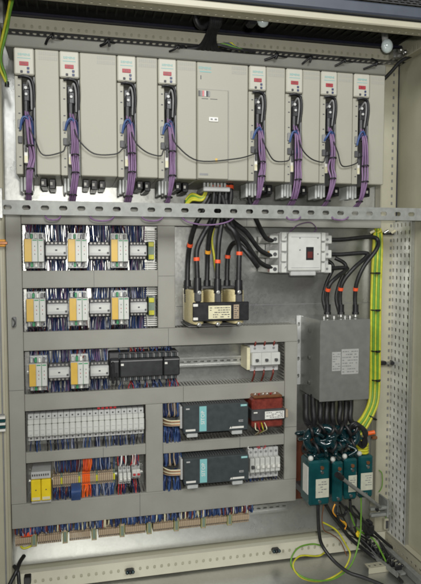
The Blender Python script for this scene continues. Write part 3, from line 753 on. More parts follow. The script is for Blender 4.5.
# ---- row 3: black controller, breaker
zc = RX[2][0]
X0, X1 = at(110, 360, -.10).x, at(180, 360, -.10).x
_, _, za, zb = rect(140, 353.5, 150, 381, -.10)
t = Thing('programmable_controller', ((X0+X1)/2, -.05, za), 'long black controller module on the rail beside the small relays', 'controller')
mb = MB(); mb.box(X0, X1, -.07, -.012, za, zb, 'dark_grey', .002); t.part('base', mb)
xs_ = [X0, X0+.028, X0+.028+(X1-X0-.028)*.72, X1]
for a, b in zip(xs_, xs_[1:]):
    mb = MB(); mb.box(a+.001, b-.001, -.102, -.0705, za+.014, zb-.014, 'plc_black', .003); mb.box(a+.003, b-.003, -.1028, -.102, zb-.022, zb-.019, 'mid_grey'); f = t.part('front_cover', mb)
    mb = MB(); mb.box(a+.004, min(b-.004, a+.012), -.1036, -.1021, zb-.034, zb-.028, 'label_white'); t.sub('marker', mb, f)
for s_, nm in ((1, 'upper'), (0, 'lower')):
    mb = MB(); z = zb-.013 if s_ else za+.002
    nn = int((X1-X0-.03)/.006)
    for q in range(nn): mb.box(X0+.028+q*.006, X0+.0325+q*.006, -.092, -.0705, z, z+.011, ['anthracite', 'dark_grey', 'orange' if s_ and q % 3 == 0 and 10 < q < 26 else 'mid_grey'][q % 3], .0005)
    t.part('terminal_row', mb)
mb = MB(); mb.box(X0+.004, X0+.012, -.112, -.1025, za-.002, zb-.02, 'black', .002); mb.box(X0+.016, X0+.021, -.110, -.1025, za-.008, za+.03, 'black', .001); t.part('connector', mb)
wires(X0+.03, X1, za-.004, h4[1]-.003, 42, 'thin blue and red wires under the black controller', ['blue', 'blue', 'navy', 'red', 'pale_wire'], seed=3)
wires(X0+.03, X1, zb-.004, h3[0]+.003, 26, 'thin wires over the black controller', ['navy', 'red', 'blue', 'terminal_tan'], seed=4)
def breaker(x0, x1, zlo, zhi, lab, poles=3, Y=-.10, name='circuit_breaker', grp=None, orange=True, screws=True, hcol='dark_grey', cat='circuit breaker'):
    t = Thing(name, ((x0+x1)/2, Y/2, zlo), lab, cat, grp); h = zhi-zlo; W = x1-x0
    mb = MB(); mb.box(x0, x1, Y+.022, -.012, zlo, zhi, 'light_grey', .0012); mb.box(x0+.0004, x1-.0004, Y+.0, Y+.0218, zlo+h*.26, zhi-h*.26, 'white', .002)
    for q in range(1, poles): mb.box(x0+W*q/poles-.0003, x0+W*q/poles+.0003, Y-.0003, Y+.001, zlo+h*.26, zhi-h*.26, 'mid_grey')
    t.part('housing', mb)
    for q in range(poles):
        mb = MB(); a = x0+W*(q+.5)/poles; hw = min(.0045, W/poles*.32)
        mb.box(a-hw, a+hw, Y-.009, Y-.0002, zlo+h*.42, zlo+h*.52, hcol, .001); t.part('toggle', mb)
    for q in range(poles):
        a = x0+W*(q+.5)/poles
        for z in (zlo+h*.12, zhi-h*.12): mb = MB(); mb.cyl((a, Y+.0219, z), (a, Y+.0205, z), min(.004, W/poles*.3), 'mid_grey', 8); t.part('screw', mb)
    return t
X0, X1 = at(252, 360, -.10).x, at(280.5, 360, -.10).x; _, _, za, zb = rect(262, 346, 272, 372, -.10)
t = breaker(X0, X1, za, zb, 'grey three-pole breaker with black toggles at the end of the bare rail')
mb = MB(); mb.box(X0-.012, X0-.001, -.085, -.015, za+.006, zb-.006, 'label_cream', .001); t.part('auxiliary_contact', mb)
for q in range(3):
    mb = MB(); a = X0+(X1-X0)*(q+.5)/3; mb.tube([(a, -.075, zb-.004), (a+.002, -.08, zb+.01), (a, -.05, h3[0]+.003)], .003, 'winding_red', 6); t.part('lead', mb); mb = MB(); mb.tube([(a, -.075, za+.004), (a-.002, -.08, za-.01), (a, -.05, h4[1]-.003)], .003, 'winding_red', 6); t.part('lead', mb)

# ---- row 4 left : row of slim white relays
YC = -.095; N = 20
xa, xb = at(27.5, 430, YC).x, at(144.5, 430, YC).x
zc4 = at(86, 426, YC).z
din(xvl1+.003, xn0-.003, zc4, -.012, 'slotted mounting rail behind the row of slim white relays')
cw = (xb-xa)/N; first = None
for q in range(N):
    a = xa+q*cw
    lab = 'slim white relay module, '+ORD[q]+' of twenty from the tall upright duct'
    if first is None:
        t = Thing('slim_relay', (a+cw/2, -.05, zc4-.04), lab, 'relay module', 'slim white relays in a row')
        mb = MB(); mb.box(a+.0004, a+cw-.0004, YC+.018, -.012, zc4-.040, zc4+.040, 'light_grey', .001); mb.box(a+.0004, a+cw-.0004, YC, YC+.0178, zc4-.023, zc4+.012, 'white', .002); mb.box(a+.0004, a+cw-.0004, YC+.006, YC+.0178, zc4+.0122, zc4+.026, 'white', .0015); t.part('housing', mb)
        mb = MB(); mb.box(a+cw*.2, a+cw*.8, YC-.001, YC-.0001, zc4-.004, zc4-.002, 'light_grey'); mb.box(a+cw*.3, a+cw*.7, YC-.001, YC-.0001, zc4-.019, zc4-.015, 'light_grey'); t.part('marker', mb)
        for z_ in (.032, -.032): mb = MB(); mb.cyl((a+cw/2, YC+.0178, zc4+z_), (a+cw/2, YC+.0165, zc4+z_), .0025, 'dark_grey', 8); t.part('screw', mb)
        first = t.r; f0 = first.location.copy(); KIDS[first.name] = list(first.children)
    else: copy_thing(first, f0+Vector((q*cw, 0, 0)), lab)
wires(xa, xb, zc4-.034, h5[1]-.003, 60, 'thin blue wires under the row of slim white relays', ['navy', 'navy', 'pale_wire', 'black', 'blue'], -.06, -.08, .004, 8)
mb = MB()
for q in range(9): mb.tube([(xa-.004, -.055-.002*(q % 4), zc4+.044+q*.0016), (xa+.12, -.06-.002*(q % 3), zc4+.048+q*.0014), (xa+.25, -.058, zc4+.045+q*.0017), (xb, -.06, zc4+.046+q*.0015)], .0013, ['blue', 'navy', 'blue', 'pale_wire', 'blue', 'red', 'navy', 'blue', 'navy'][q], 5)
for q in range(5): mb.box(xa+.20+q*.012, xa+.208+q*.012, -.075, -.06, zc4+.043, zc4+.050, 'red')
solo('wiring', mb, 'blue wires lying along the tops of the slim white relays', 'wiring', None, 'stuff')

# ---- power supplies
def psu(px0, px1, py0, py1, lab, YP=-.125):
    xa, xb = at(px0, (py0+py1)/2, YP).x, at(px1, (py0+py1)/2, YP).x; pm = (px0+px1)/2
    za, zb = at(pm, py1, YP).z, at(pm, py0, YP).z; W = xb-xa
    t = Thing('power_supply', ((xa+xb)/2, YP/2, za), lab, 'power supply', 'dark grey power supplies')
    mb = MB(); mb.box(xa, xb, YP+.008, -.014, za, zb-.001, 'anthracite', .001)
    for q in range(22): mb.box(xa+.012+q*(W-.024)/22, xa+.012+(q+.45)*(W-.024)/22, YP+.02, -.03, zb-.0012, zb+.0015, 'dark_grey')
    t.part('housing', mb)
    mb = MB(); mb.box(xa-.001, xb+.001, YP, YP+.0078, za-.001, zb, 'anthracite', .002); t.part('front_cover', mb)
    mb = MB(); mb.box(xa+W*.235, xa+W*.345, YP-.0012, YP-.0001, za+.004, zb-.003, 'teal_strip')
    mb.text('SITOP', xa+W*.29, YP-.0014, (za+zb)/2+.004, .016, 'label_white', R_(-90)); t.part('colour_strip', mb)
    mb = MB(); mb.box(xb-.024, xb-.004, YP-.0012, YP-.0001, zb-.010, zb-.004, 'teal_strip'); mb.text('SIEMENS', xb-.014, YP-.0014, zb-.0068, .004, 'label_white'); t.part('logo', mb); mb = MB(); mb.box(xa+.006, xa+.017, YP-.0012, YP-.0001, zb-.011, zb-.007, 'light_grey')
    mb.box(xb-.030, xb-.016, YP-.0012, YP-.0001, za+.030, za+.0315, 'light_grey'); mb.box(xb-.030, xb-.028, YP-.0012, YP-.0001, za+.026, za+.030, 'light_grey'); mb.box(xb-.028, xb-.016, YP-.0012, YP-.0001, za+.026, za+.0275, 'light_grey'); t.part('type_marking', mb)
    for a, b in ((.005, .05), (W-.052, W-.014)):
        mb = MB(); mb.box(xa+a, xa+min(b, .035) if a < .1 else xa+b, YP-.0012, YP-.0001, za+.006, za+.012, 'label_white'); t.part('label', mb)
    mb = MB(); c = xb-.060; mb.add([(c, YP-.001, za+.006), (c+.008, YP-.001, za+.006), (c+.004, YP-.001, za+.013)], [(0, 1, 2)], 'label_white'); t.part('warning_mark', mb)
    for a in (.01, W-.05):
        mb = MB(); mb.box(xa+a, xa+a+.034, YP+.006, -.02, za-.016, za-.0012, 'clear_plastic', .002); t.part('terminal_block', mb)
    mb = MB(); mb.box(xa-.008, xa-.0012, YP+.02, -.02, za+.01, zb-.006, 'light_grey', .001); t.part('side_clip', mb)
    return xa, xb, za, zb
p1 = psu(184, 248, 404.5, 431.5, 'dark grey power supply beside the red wound transformer')
p2 = psu(184.5, 248.5, 457, 482.5, 'dark grey power supply in the lowest row beside white breakers')
for n_, (p_, lo, hi) in enumerate(((p1, h5b[1], h4[0]), (p2, h6[1], h5b[0]))):
    nm = ['upper', 'lower'][n_]
    wires(xn1+.003, p_[0]-.004, (lo+hi)/2-.008, lo, 26, 'blue wire bundle under the terminals beside the '+nm+' power supply', ['blue', 'blue', 'navy'], -.05, -.085, .006, 20+n_, .0022)
    wires(xn1+.003, p_[0]-.004, (lo+hi)/2+.008, hi, 26, 'wire bundle over the terminals beside the '+nm+' power supply', ['blue', 'navy', 'blue', 'terminal_tan'], -.05, -.085, .006, 23+n_, .002)
    mb = MB()
    for q in range(6): mb.tube([(xn1+.002, -.06, (lo+hi)/2-.01+q*.004), (xn1+.02, -.09, (lo+hi)/2-.006+q*.003), (p_[0]-.002, -.10, (lo+hi)/2-.004+q*.003)], .0024, ['terminal_tan', 'copper', 'label_cream'][q % 3], 6)
    solo('wiring', mb, 'short tan wires crossing the blue bundle beside the '+nm+' power supply', 'wiring', None, 'stuff')
    wires(p_[0]+.01, p_[1]-.01, p_[3]-.004, hi+.002, 14, 'thin wires over the '+nm+' power supply', ['navy', 'mid_grey', 'black'], -.03, -.05, .006, 27+n_)

# ---- red transformer
YT = -.125; xa, xb = at(252, 415, YT).x, at(286, 415, YT).x; za, zb = at(268, 429, YT).z, at(268, 399, YT).z; zm = (za+zb)/2
t = Thing('control_transformer', ((xa+xb)/2, -.07, za), 'small transformer with red windings, dark core and white label', 'transformer')
mb = MB(); mb.box(xa+.004, xb-.004, YT+.012, -.02, za, zb, 'winding_red', .006)
for q in range(9): mb.torus(((xa+xb)/2, -.066, za+.006+q*(zb-za-.012)/8), (0, 0, 1), .030, .0022, 'winding_red', 16, 6)
t.part('winding', mb)
mb = MB(); mb.box(xa, xb, YT+.002, -.02, zm-.020, zm+.014, 'dark_grey', .002); mb.box(xb, xb+.008, YT+.002, -.05, zm-.016, zm+.010, 'terminal_tan', .001); t.part('core', mb)
mb = MB(); mb.box(xa+(xb-xa)*.38, xb-.006, YT+.0005, YT+.0018, zm-.016, zm+.008, 'label_white'); mb.scribble(xa+(xb-xa)*.42, xb-.010, zm-.014, zm+.006, YT+.0005, rows=4, seed=4); mb.box(xa+.006, xa+.018, YT+.0005, YT+.0018, zm+.004, zm+.008, 'label_white'); t.part('label', mb)
mb = MB(); mb.box(xa+.008, xb-.010, YT+.006, -.05, zb+.0005, zb+.010, 'copper', .003)
for q in range(6): mb.tube([(xa+.014+q*.013, -.10, zb+.006), (xa+.014+q*.013, -.115, zb+.016), (xa+.018+q*.012, -.07, h4[0]+.004)], .0018, ['label_white', 'red', 'label_white'][q % 3], 6)
t.part('terminal_row', mb)
mb = MB()
for q in range(4): mb.tube([(xa+.014+q*.010, -.115, za+.018), (xa+.010+q*.012, -.132, za+.004), (xa+.028+q*.006, -.11, za-.010), (xa+.03, -.06, h5b[1]-.002)], .0018, ['label_cream', 'red', 'earth_yellow', 'label_cream'][q], 6)
t.part('lead', mb)
# ---- breakers row 5
YB = -.10; xa, xb = at(250, 465, YB).x, at(280.5, 465, YB).x; za, zb = at(265, 480, YB).z, at(265, 450, YB).z; W = (xb-xa)/6
for q in range(6):
    breaker(xa+q*W+.0004, xa+(q+1)*W-.0004, za, zb, 'white breaker beside the lower power supply, '+ORD[q]+' of six from it', 1, YB, grp='white breakers in the lowest row', hcol='dark_grey' if q == 0 else 'label_white')
wires(xa, xb, za+.004, h6[1]-.002, 16, 'thin wires under the six white breakers', ['navy', 'black', 'blue'], -.05, -.07, .004, 31)
wires(xa, xb, zb-.004, h5b[0]+.002, 22, 'red and black wires over the six white breakers', ['red', 'black', 'label_white'], -.05, -.085, .008, 32, .0018)
# ---- row 5 left
YY = -.105; xa, xb = at(31, 488, YY).x, at(51, 488, YY).x; za, zb = at(41, 501, YY).z, at(41, 480, YY).z
t = Thing('safety_module', ((xa+xb)/2, -.05, za), 'bright yellow double safety module in the lowest row', 'safety module')
for a, b in ((xa, (xa+xb)/2-.0006), ((xa+xb)/2+.0006, xb)):
    mb = MB(); mb.box(a, b, YY, -.015, za, zb, 'bright_yellow', .002); mb.cyl(((a+b)/2, YY-.001, (za+zb)/2+.002), ((a+b)/2, YY, (za+zb)/2+.002), .0018, 'ink', 8); mb.box(a+.003, b-.003, YY-.0008, YY, za+.004, za+.012, 'label_cream'); t.part('housing', mb)
mb = MB(); mb.box(xa, xb, YY+.006, -.015, zb+.001, zb+.022, 'light_grey', .0015)
for q in range(8): mb.box(xa+.003+q*.0062, xa+.0065+q*.0062, YY+.005, YY+.0062, zb+.010, zb+.016, 'dark_grey')
t.part('terminal_block', mb)
mb = MB(); mb.box(xa, xb, YY+.01, -.015, za-.010, za-.001, 'light_grey', .001); t.part('terminal_block', mb)
xr5 = xb; zmid = at(85, 479, -.06).z
# terminal blocks: individuals
def term_mesh(wd, hh, y, m1, m2, m3):
    mb = MB(); mb.box(-wd/2+.0002, wd/2-.0002, y, -.012, -hh*.5, hh*.5, m1, .0006); mb.box(-wd/2+.0002, wd/2-.0002, y-.006, y-.0002, -hh*.22, hh*.22, m2, .0005)
    mb.cyl((0, y-.0008, hh*.36), (0, y, hh*.36), wd*.3, m3, 6); mb.cyl((0, y-.0008, -hh*.36), (0, y, -hh*.36), wd*.3, m3, 6)
    me = mb.build('terminal_block'); d = me.data; bpy.data.objects.remove(me); return d
def place_term(me, x, z, label, grp, nm='terminal_block'):
    o = bpy.data.objects.new(nm, me); C.objects.link(o); o.location = (x, 0, z); tag(o, label, 'terminal', grp)
mt = {m: term_mesh(.0055, .042, -.055, m, m2, 'dark_grey') for m, m2 in (('terminal_tan', 'terminal_beige'), ('orange', 'orange'), ('grey_green', 'earth_yellow'))}
din(xvl1+.003, xn0-.003, zmid, -.012, 'slotted mounting rail behind the lowest row terminals and yellow module')
xe = at(116, 480, -.06).x; x = xr5+.006; q = 0
xo0, xo1 = at(82, 480, -.06).x, at(91, 480, -.06).x
while x < xe:
    if xo0 < x < xo1: place_term(mt['orange'], x, zmid, 'orange terminal block in the lowest row between tan ones', 'orange terminal blocks')
    elif q % 9 == 4: place_term(mt['grey_green'], x, zmid, 'green and yellow earth terminal block in the lowest row', 'earth terminal blocks in the lowest row')
    else: place_term(mt['terminal_tan'], x, zmid, 'thin tan terminal block in the lowest row beside the yellow module', 'tan terminal blocks in the lowest row')
    x += .0058; q += 1
for up in (0, 1):
    e = h5[0]+.002 if up else h6[1]-.002; s0 = zmid+(.016 if up else -.016)
    for a, b, cl, nm, sd in ((xr5+.003, xo0, ['navy', 'navy', 'blue', 'winding_red', 'mid_grey'], 'dark blue', 41), (xo0, xo1, ['orange', 'orange', 'tag_orange'], 'orange', 42), (xo1, xe, ['blue', 'navy', 'pale_wire', 'pale_wire', 'blue'], 'blue and pale', 43)):
        wires(a, b, s0, e, int((b-a)/.0022), nm+' wires '+('over' if up else 'under')+' the lowest row terminals', cl, -.045, -.075, .006, sd+up*5, .0017)
mb = MB(); xa, xb = at(72, 493, -.085).x, at(81, 493, -.085).x
for q in range(7): mb.tube([(xa+q*.004, -.06, zmid-.012), (xa+q*.004, -.09, zmid-.025), (xa+q*.0038, -.08, h6[1]-.001)], .0026, 'blue', 7)
solo('wire_bundle', mb, 'thick bright blue wire bundle under the lowest row terminals', 'wires')
xa, xb = at(119, 478, -.09).x, at(133, 478, -.09).x; z_ = at(128, 478, -.09).z
for q in range(3): breaker(xa+q*.0125, xa+q*.0125+.0115, z_-.026, z_+.030, 'small white breaker near the upright duct, '+ORD[q]+' of three from the terminals', 1, -.09, grp='small white breakers', hcol='label_white')
xa = xa+.040
breaker(xa, xa+.026, z_-.014, z_+.034, 'small white two-pole breaker with red wires against the upright duct', 2, -.085, hcol='red')
wires(xa-.04, xa+.024, z_+.024, h5[0]+.003, 26, 'red and black wires over the small white breakers', ['red', 'black', 'label_white', 'navy'], -.05, -.085, .008, 61, .0018)
wires(xa-.04, xa+.024, z_-.018, h6[1]-.003, 22, 'dark wires under the small white breakers', ['navy', 'navy', 'black', 'red'], -.05, -.075, .008, 62, .0018)

# ---- long terminal strip under the lowest duct
Yt = -.058
xa, xb = at(16, 532, Yt).x, at(251, 512, Yt).x
zc = at(130, 528.5, Yt).z; hh = at(130, 522.5, Yt).z-at(130, 534.5, Yt).z
me1 = term_mesh(.0056, hh, Yt, 'terminal_tan', 'terminal_beige', 'dark_grey'); me2 = term_mesh(.0056, hh, Yt, 'terminal_beige', 'terminal_beige', 'dark_grey')
nT = int((xb-xa)/.0058); marks = [at(p_, 525, Yt).x for p_ in (34, 65, 94, 122, 149, 176, 203, 229)]
mg = MB(); mg.box(-.0055, .0055, Yt-.010, -.012, -hh*.54, hh*.54, 'terminal_beige', .001); mg.box(-.0075, -.0057, Yt-.008, -.012, -hh*.56, hh*.56, 'dull_lime'); mg.box(.0057, .0075, Yt-.008, -.012, -hh*.56, hh*.56, 'dull_lime'); mg.box(-.004, .004, Yt-.0108, Yt-.0102, -hh*.4, hh*.4, 'grey_green')
go = mg.build('x'); gm = go.data; bpy.data.objects.remove(go)
din(xa-.004, at(287, 505, -.012).x, zc, -.012, 'slotted mounting rail carrying the long terminal strip')
for q in range(nT):
    x = xa+q*.0058
    if any(abs(x-m_) < .0105 for m_ in marks): continue
    place_term(me1 if (q//2) % 2 else me2, x, zc, ('tan' if (q//2) % 2 else 'pale beige')+' terminal block in the long strip under the widest duct', ('tan' if (q//2) % 2 else 'pale')+' blocks of the long terminal strip')
for j, m_ in enumerate(marks):
    o = bpy.data.objects.new('end_bracket', gm); C.objects.link(o); o.location = (m_, 0, zc)
    tag(o, 'green and yellow end stop in the long terminal strip, '+ORD[j]+' from the cabinet post', 'end stop', 'end stops of the long terminal strip')
wires(xa, xb, zc+hh*.30, h6[0]+.003, 330, 'blue wires feeding the long terminal strip from the widest duct', ['blue', 'navy', 'blue', 'pale_wire', 'blue', 'winding_red', 'label_cream', 'navy'], -.058, -.078, .004, 71, .0022)
a, b = at(22, 525, Yt).x, at(33, 525, Yt).x
mb = MB()
for q in range(9): mb.tube([(a+q*.0035, -.05, zc+hh*.3), (a+q*.0035, -.07, zc+hh*.45), (a+q*.0035, -.05, h6[0]+.002)], .002, 'tag_orange', 6)
solo('wire_bundle', mb, 'short orange wires entering the long terminal strip near the cabinet post', 'wires')
mb = MB(); a = at(20, 547, -.05).x
mb.tube([(a, -.05, zc-hh*.45), (a+.01, -.06, zc-hh*.65), (a+.03, -.055, zc-hh*.62), (a+.04, -.04, zc-hh*.5)], .0035, 'earth_yellow', 7)
solo('earth_lead', mb, 'short yellow earth lead under the start of the long terminal strip', 'wire')

# ================================================================== REACTOR
YQ = -.205; px = [(191, 206.5), (209.5, 225.5), (230, 247)]
zlo, zhi = at(218, 326, YQ).z, at(218, 288, YQ).z
xs0, xs1 = at(191, 306, YQ).x, at(247, 306, YQ).x
t = Thing('line_reactor', ((xs0+xs1)/2, -.13, zlo), 'three-phase reactor with cream wound coils and black core band', 'reactor')
def coil(xa, xb, ya, yb, za, zb):
    mb = MB(); xc, yc = (xa+xb)/2, (ya+yb)/2; hw, hd = (xb-xa)/2, (yb-ya)/2
    n = 28; prof = []
    for k in range(n):
        a = 2*math.pi*k/n; c, s_ = math.cos(a), math.sin(a); e = .62
        prof.append((xc+hw*math.copysign(abs(c)**e, c), yc+hd*math.copysign(abs(s_)**e, s_)))
    lay = 15; vs = []; rows_ = []
    for l in range(lay*2+1):
        z = za+(zb-za)*l/(lay*2); ins = (.0012 if l % 2 == 0 else 0)+(.006 if l in (0, lay*2) else 0)
        for (x, y) in prof: vs.append((x-(x-xc)/hw*ins, y-(y-yc)/hd*ins, z))
    fs = [(l*n+k, l*n+(k+1) % n, (l+1)*n+(k+1) % n, (l+1)*n+k) for l in range(lay*2) for k in range(n)]
    mb.add(vs, fs, 'coil', True); mb.add(vs[:n], [list(range(n))[::-1]], 'coil_side'); mb.add(vs[-n:], [list(range(n))], 'coil_side')
    return mb
for (a, b) in px:
    X0, X1 = at(a, 306, YQ).x, at(b, 306, YQ).x
    t.part('coil', coil(X0, X1, YQ, -.035, zlo+.004, zhi-.006))
mb = MB(); mb.box(xs0+.004, xs1-.004, -.15, -.09, zlo-.004, zlo+.003, 'dark_grey', .001); mb.box(xs0+.006, xs1-.006, -.15, -.09, zhi-.005, zhi+.002, 'dark_grey', .001)
za, zb = at(218, 321, YQ-.006).z, at(218, 302, YQ-.006).z
mb.box(xs0-.002+.006, xs1+.003, YQ-.010, YQ-.001, za, zb, 'black', .002)
for zz in (zlo+.002,): mb.box(xs0+.004, xs1-.004, -.15, -.02, zlo-.008, zlo-.0045, 'mid_grey')
core = t.part('core', mb)
mb = MB(); a, b = at(208.5, 311, YQ-.011).x, at(231, 311, YQ-.011).x; mb.box(a, b, YQ-.0112, YQ-.0102, za+.007, zb-.010, 'label_cream'); mb.scribble(a+.004, b-.004, za+.009, zb-.013, YQ-.0112, rows=5, seed=9)
t.part('rating_label', mb)
mb = MB(); mb.box(b+.008, b+.024, YQ-.0108, YQ-.0102, za+.006, zb-.008, 'terminal_tan'); mb.scribble(b+.010, b+.022, za+.008, zb-.010, YQ-.0108, rows=6, seed=3); t.part('side_label', mb)
for zz in (zb-.012, za+.004): 
    mb = MB(); mb.box(xs0+.004, xs0+.018, YQ-.013, YQ-.0102, zz, zz+.008, 'label_white', .001); t.part('clip', mb)
for i, (a, b) in enumerate(px):
    xm = (at(a, 306, YQ).x+at(b, 306, YQ).x)/2
    for zz in (zhi-.012, zlo+.006):
        mb = MB(); mb.cyl((xm, YQ-.008, zz), (xm, YQ+.004, zz), .006, 'chrome', 6, smooth=False); mb.cyl((xm, YQ-.012, zz), (xm, YQ-.008, zz), .0035, 'chrome', 8); t.part('bolt', mb)
# reactor cables
def pcable(pts, r, label, tagp=None, tcol='tag_orange', grp=None, name='power_cable', col='black_rubber', boot=None):
    t = Thing(name, pts[-1], label, 'cable', grp)
    mb = MB(); P = mb.tube(pts, r, col, 10, 8); t.part('sheath', mb)
    if tagp is not None:
        i = int(tagp*(len(P)-2)); d = (P[i+1]-P[i]).normalized(); mb = MB(); mb.cyl(P[i]-d*.005, P[i]+d*.005, r*1.22, tcol, 12); t.part('marker_sleeve', mb)
    if boot:
        mb = MB(); e = P[-1]; mb.cyl(e+Vector((0, 0, .012)), e+Vector((0, 0, -.030)), r*1.45, 'black', 12, r*1.6); mb.box(e.x-r*1.3, e.x+r*1.3, e.y-.012, e.y+.006, e.z-.058, e.z-.028, 'dark_grey', .004); t.part('lug', mb)
    return t
top = h1[0]+.03
def A(x, y, Y): return tuple(at(x, y, Y))
pcable([A(212, 195, -.17), A(203, 212, -.18), A(195, 226, -.17), A(190, 245, -.13), A(188, 262, -.11), A(187.5, 284, -.11)], .0072, 'rear black cable of the reactor beside the short upright duct', .62, boot=1, grp='black cables to the reactor')
pcable([A(216, 195, -.18), A(212, 218, -.19), A(203, 235, -.2), A(197, 250, -.2), A(197, 268, -.2), A(197.5, 282, -.2)], .0075, 'front black cable to the coil beside the short upright duct', .74, grp='black cables to the reactor', boot=1)
pcable([A(218, 195, -.16), A(215, 218, -.16), A(210, 234, -.14), A(208, 252, -.12), A(207.5, 265, -.11), A(207, 284, -.11)], .0072, 'rear black cable with yellow sleeve behind the middle coil', .62, 'tag_yellow', boot=1, grp='black cables to the reactor')
pcable([A(224, 195, -.18), A(222, 220, -.19), A(219, 240, -.2), A(218, 256, -.2), A(217.5, 270, -.2), A(217.5, 283, -.2)], .0075, 'front black cable to the middle coil with orange sleeve', .70, grp='black cables to the reactor', boot=1)
pcable([A(258, 267, -.17), A(250, 256, -.18), A(240, 245, -.17), A(234, 243, -.15), A(229, 250, -.12), A(227.5, 262, -.11), A(227, 284, -.11)], .0072, 'rear black cable arching over to the third coil', .80, boot=1, grp='black cables to the reactor')
pcable([A(226, 195, -.18), A(227, 222, -.2), A(234, 232, -.21), A(239, 246, -.2), A(239, 262, -.2), A(238.5, 284, -.2)], .0078, 'front black cable to the reactor coil on the contactor side', .74, grp='black cables to the reactor', boot=1)
mb = MB(); mb.tube([A(214, 228, -.12), A(212, 240, -.12), A(214, 255, -.13), A(215, 265, -.13), A(217, 280, -.12)], .0035, 'earth_yellow', 7); solo('earth_lead', mb, 'yellow earth lead hanging between the reactor cables', 'wire')
# cables to contactor
pcable([A(222, 195, -.2), A(230, 218, -.19), A(246, 232, -.17), A(260, 250, -.14), A(272, 256, -.12)], .0072, 'black cable curving to the middle pole of the white contactor', None, grp='black cables into the contactor')
pcable([A(248, 195, -.19), A(254, 214, -.18), A(260, 228, -.16), A(266, 238, -.14), A(273, 241, -.12)], .0072, 'black cable curving to the top pole of the white contactor', None, grp='black cables into the contactor')
pcable([A(226, 200, -.2), A(233, 228, -.19), A(246, 243, -.17), A(256, 258, -.15), A(264, 265, -.13), A(273, 268, -.12)], .0072, 'black cable curving to the lowest pole of the white contactor', None, grp='black cables into the contactor')
# cables with orange tags out of the infeed unit
for i, px_ in enumerate((214, 220, 226, 231)):
    pcable([A(px_, 184, -.19), A(px_, 190, -.195), A(px_, 196, -.195), A(px_-1, 206, -.19), A(px_-2, 214, -.18)], .0065, 'orange sleeved black cable leaving the infeed unit, '+ORD[i]+' of four', .18, grp='black cables under the infeed unit')
mb = MB()
for q in range(4): mb.tube([A(186, 206-q*2, -.16), A(192, 200-q*2, -.17), A(202, 200-q, -.18), A(206, 193-q, -.18), A(209, 184, -.18)], .0042, ['earth_yellow', 'earth_yellow', 'earth_green', 'earth_yellow'][q], 7)
solo('earth_cable', mb, 'yellow earth cable group curling under the infeed unit', 'cable')

# ================================================================== MAIN CONTACTOR
YK = -.150
def RX_(a, y0_, b, y1_, Y): return rect(a, y0_, b, y1_, Y)
x0, x1, z0, z1 = rect(281, 232, 326, 273, YK)
t = Thing('main_contactor', ((x0+x1)/2, -.08, z0), 'large pale grey main contactor with dark window, fed by black cables', 'contactor')
mb = MB(); mb.box(x0, x1, YK+.01, -.004, z0, z1, 'light_grey', .003); mb.box(x0+.022, x1-.018, YK-.008, YK+.0098, z0+.006, z1-.002, 'white', .004); t.part('housing', mb)
xw0, xw1, zw0, zw1 = rect(306, 247, 313.5, 260, YK-.008)
mb = MB(); mb.box(xw0, xw1, YK-.0095, YK-.0082, zw0, zw1, 'black', .0008); mb.box(xw0+.004, xw1-.004, YK-.0105, YK-.0096, zw0+.006, zw1-.014, 'dark_red'); t.part('window', mb)
mb = MB()
for (a_, b_) in ((.0, .25), (.27, .50), (.52, .75), (.77, 1.0)):
    za_, zb_ = z0+(z1-z0)*a_+.001, z0+(z1-z0)*b_-.001
    mb.box(x0+.002, x0+.019, YK-.001, YK+.0098, za_, zb_, 'white', .002); mb.box(x1-.015, x1-.001, YK-.001, YK+.0098, za_, zb_, 'white', .002)
mb.box(x0+.030, x1-.026, YK-.0095, YK-.0082, z0+.016, z0+.018, 'light_grey'); mb.box(x0+.030, x1-.026, YK-.0095, YK-.0082, z1-.016, z1-.014, 'light_grey')
mb.box(x0+.03, x1-.035, YK-.006, YK+.008, z0-.008, z0+.005, 'light_grey', .002)
t.part('side_ribs', mb)
mb = MB()
for j in range(3):
    z = z1-.022-j*(z1-z0-.034)/2
    mb.box(x1+.0005, x1+.028, YK+.018, -.01, z-.013, z+.013, 'white', .002)
    mb.cyl((x1+.012, YK+.0185, z), (x1+.012, YK+.0165, z), .004, 'mid_grey', 8)
mb.box(x1+.0, x1+.024, YK+.035, -.01, z0, z1, 'light_grey', .001)
t.part('output_terminals', mb)
mb = MB()
for j in range(3):
    z = z1-.022-j*(z1-z0-.034)/2
    mb.box(x0-.028, x0-.0005, YK+.022, -.01, z-.012, z+.012, 'white', .002); mb.cyl((x0-.012, YK+.021, z), (x0-.012, YK+.0185, z), .006, 'dark_grey', 8)
t.part('input_terminals', mb)
for j, mm in enumerate(('winding_red', 'tag_yellow', 'winding_red')):
    z = z1-.022-j*(z1-z0-.034)/2; mb = MB(); mb.cyl((x0-.030, YK+.034, z), (x0-.018, YK+.034, z), .0095, mm, 12); t.part('marker_sleeve', mb)
for (a, b) in ((286, 237), (286, 252), (286, 267), (300, 238), (318, 238), (318, 254), (300, 250)):
    p = at(a, b, YK-.009); mb = MB(); mb.cyl((p.x, YK-.0088, p.z), (p.x, YK-.0082, p.z), .0025, 'mid_grey', 8); t.part('screw', mb)
mb = MB(); p = at(293, 232, YK); mb.tube([(p.x, -.12, z1), (p.x+.02, -.14, z1+.022), (p.x+.06, -.14, z1+.03), (p.x+.085, -.13, z1+.012), (p.x+.08, -.12, z1-.001)], .0016, 'purple', 6); t.part('coil_lead', mb)
CZ = [z1-.022-j*(z1-z0-.034)/2 for j in range(3)]; CXR = x1+.026
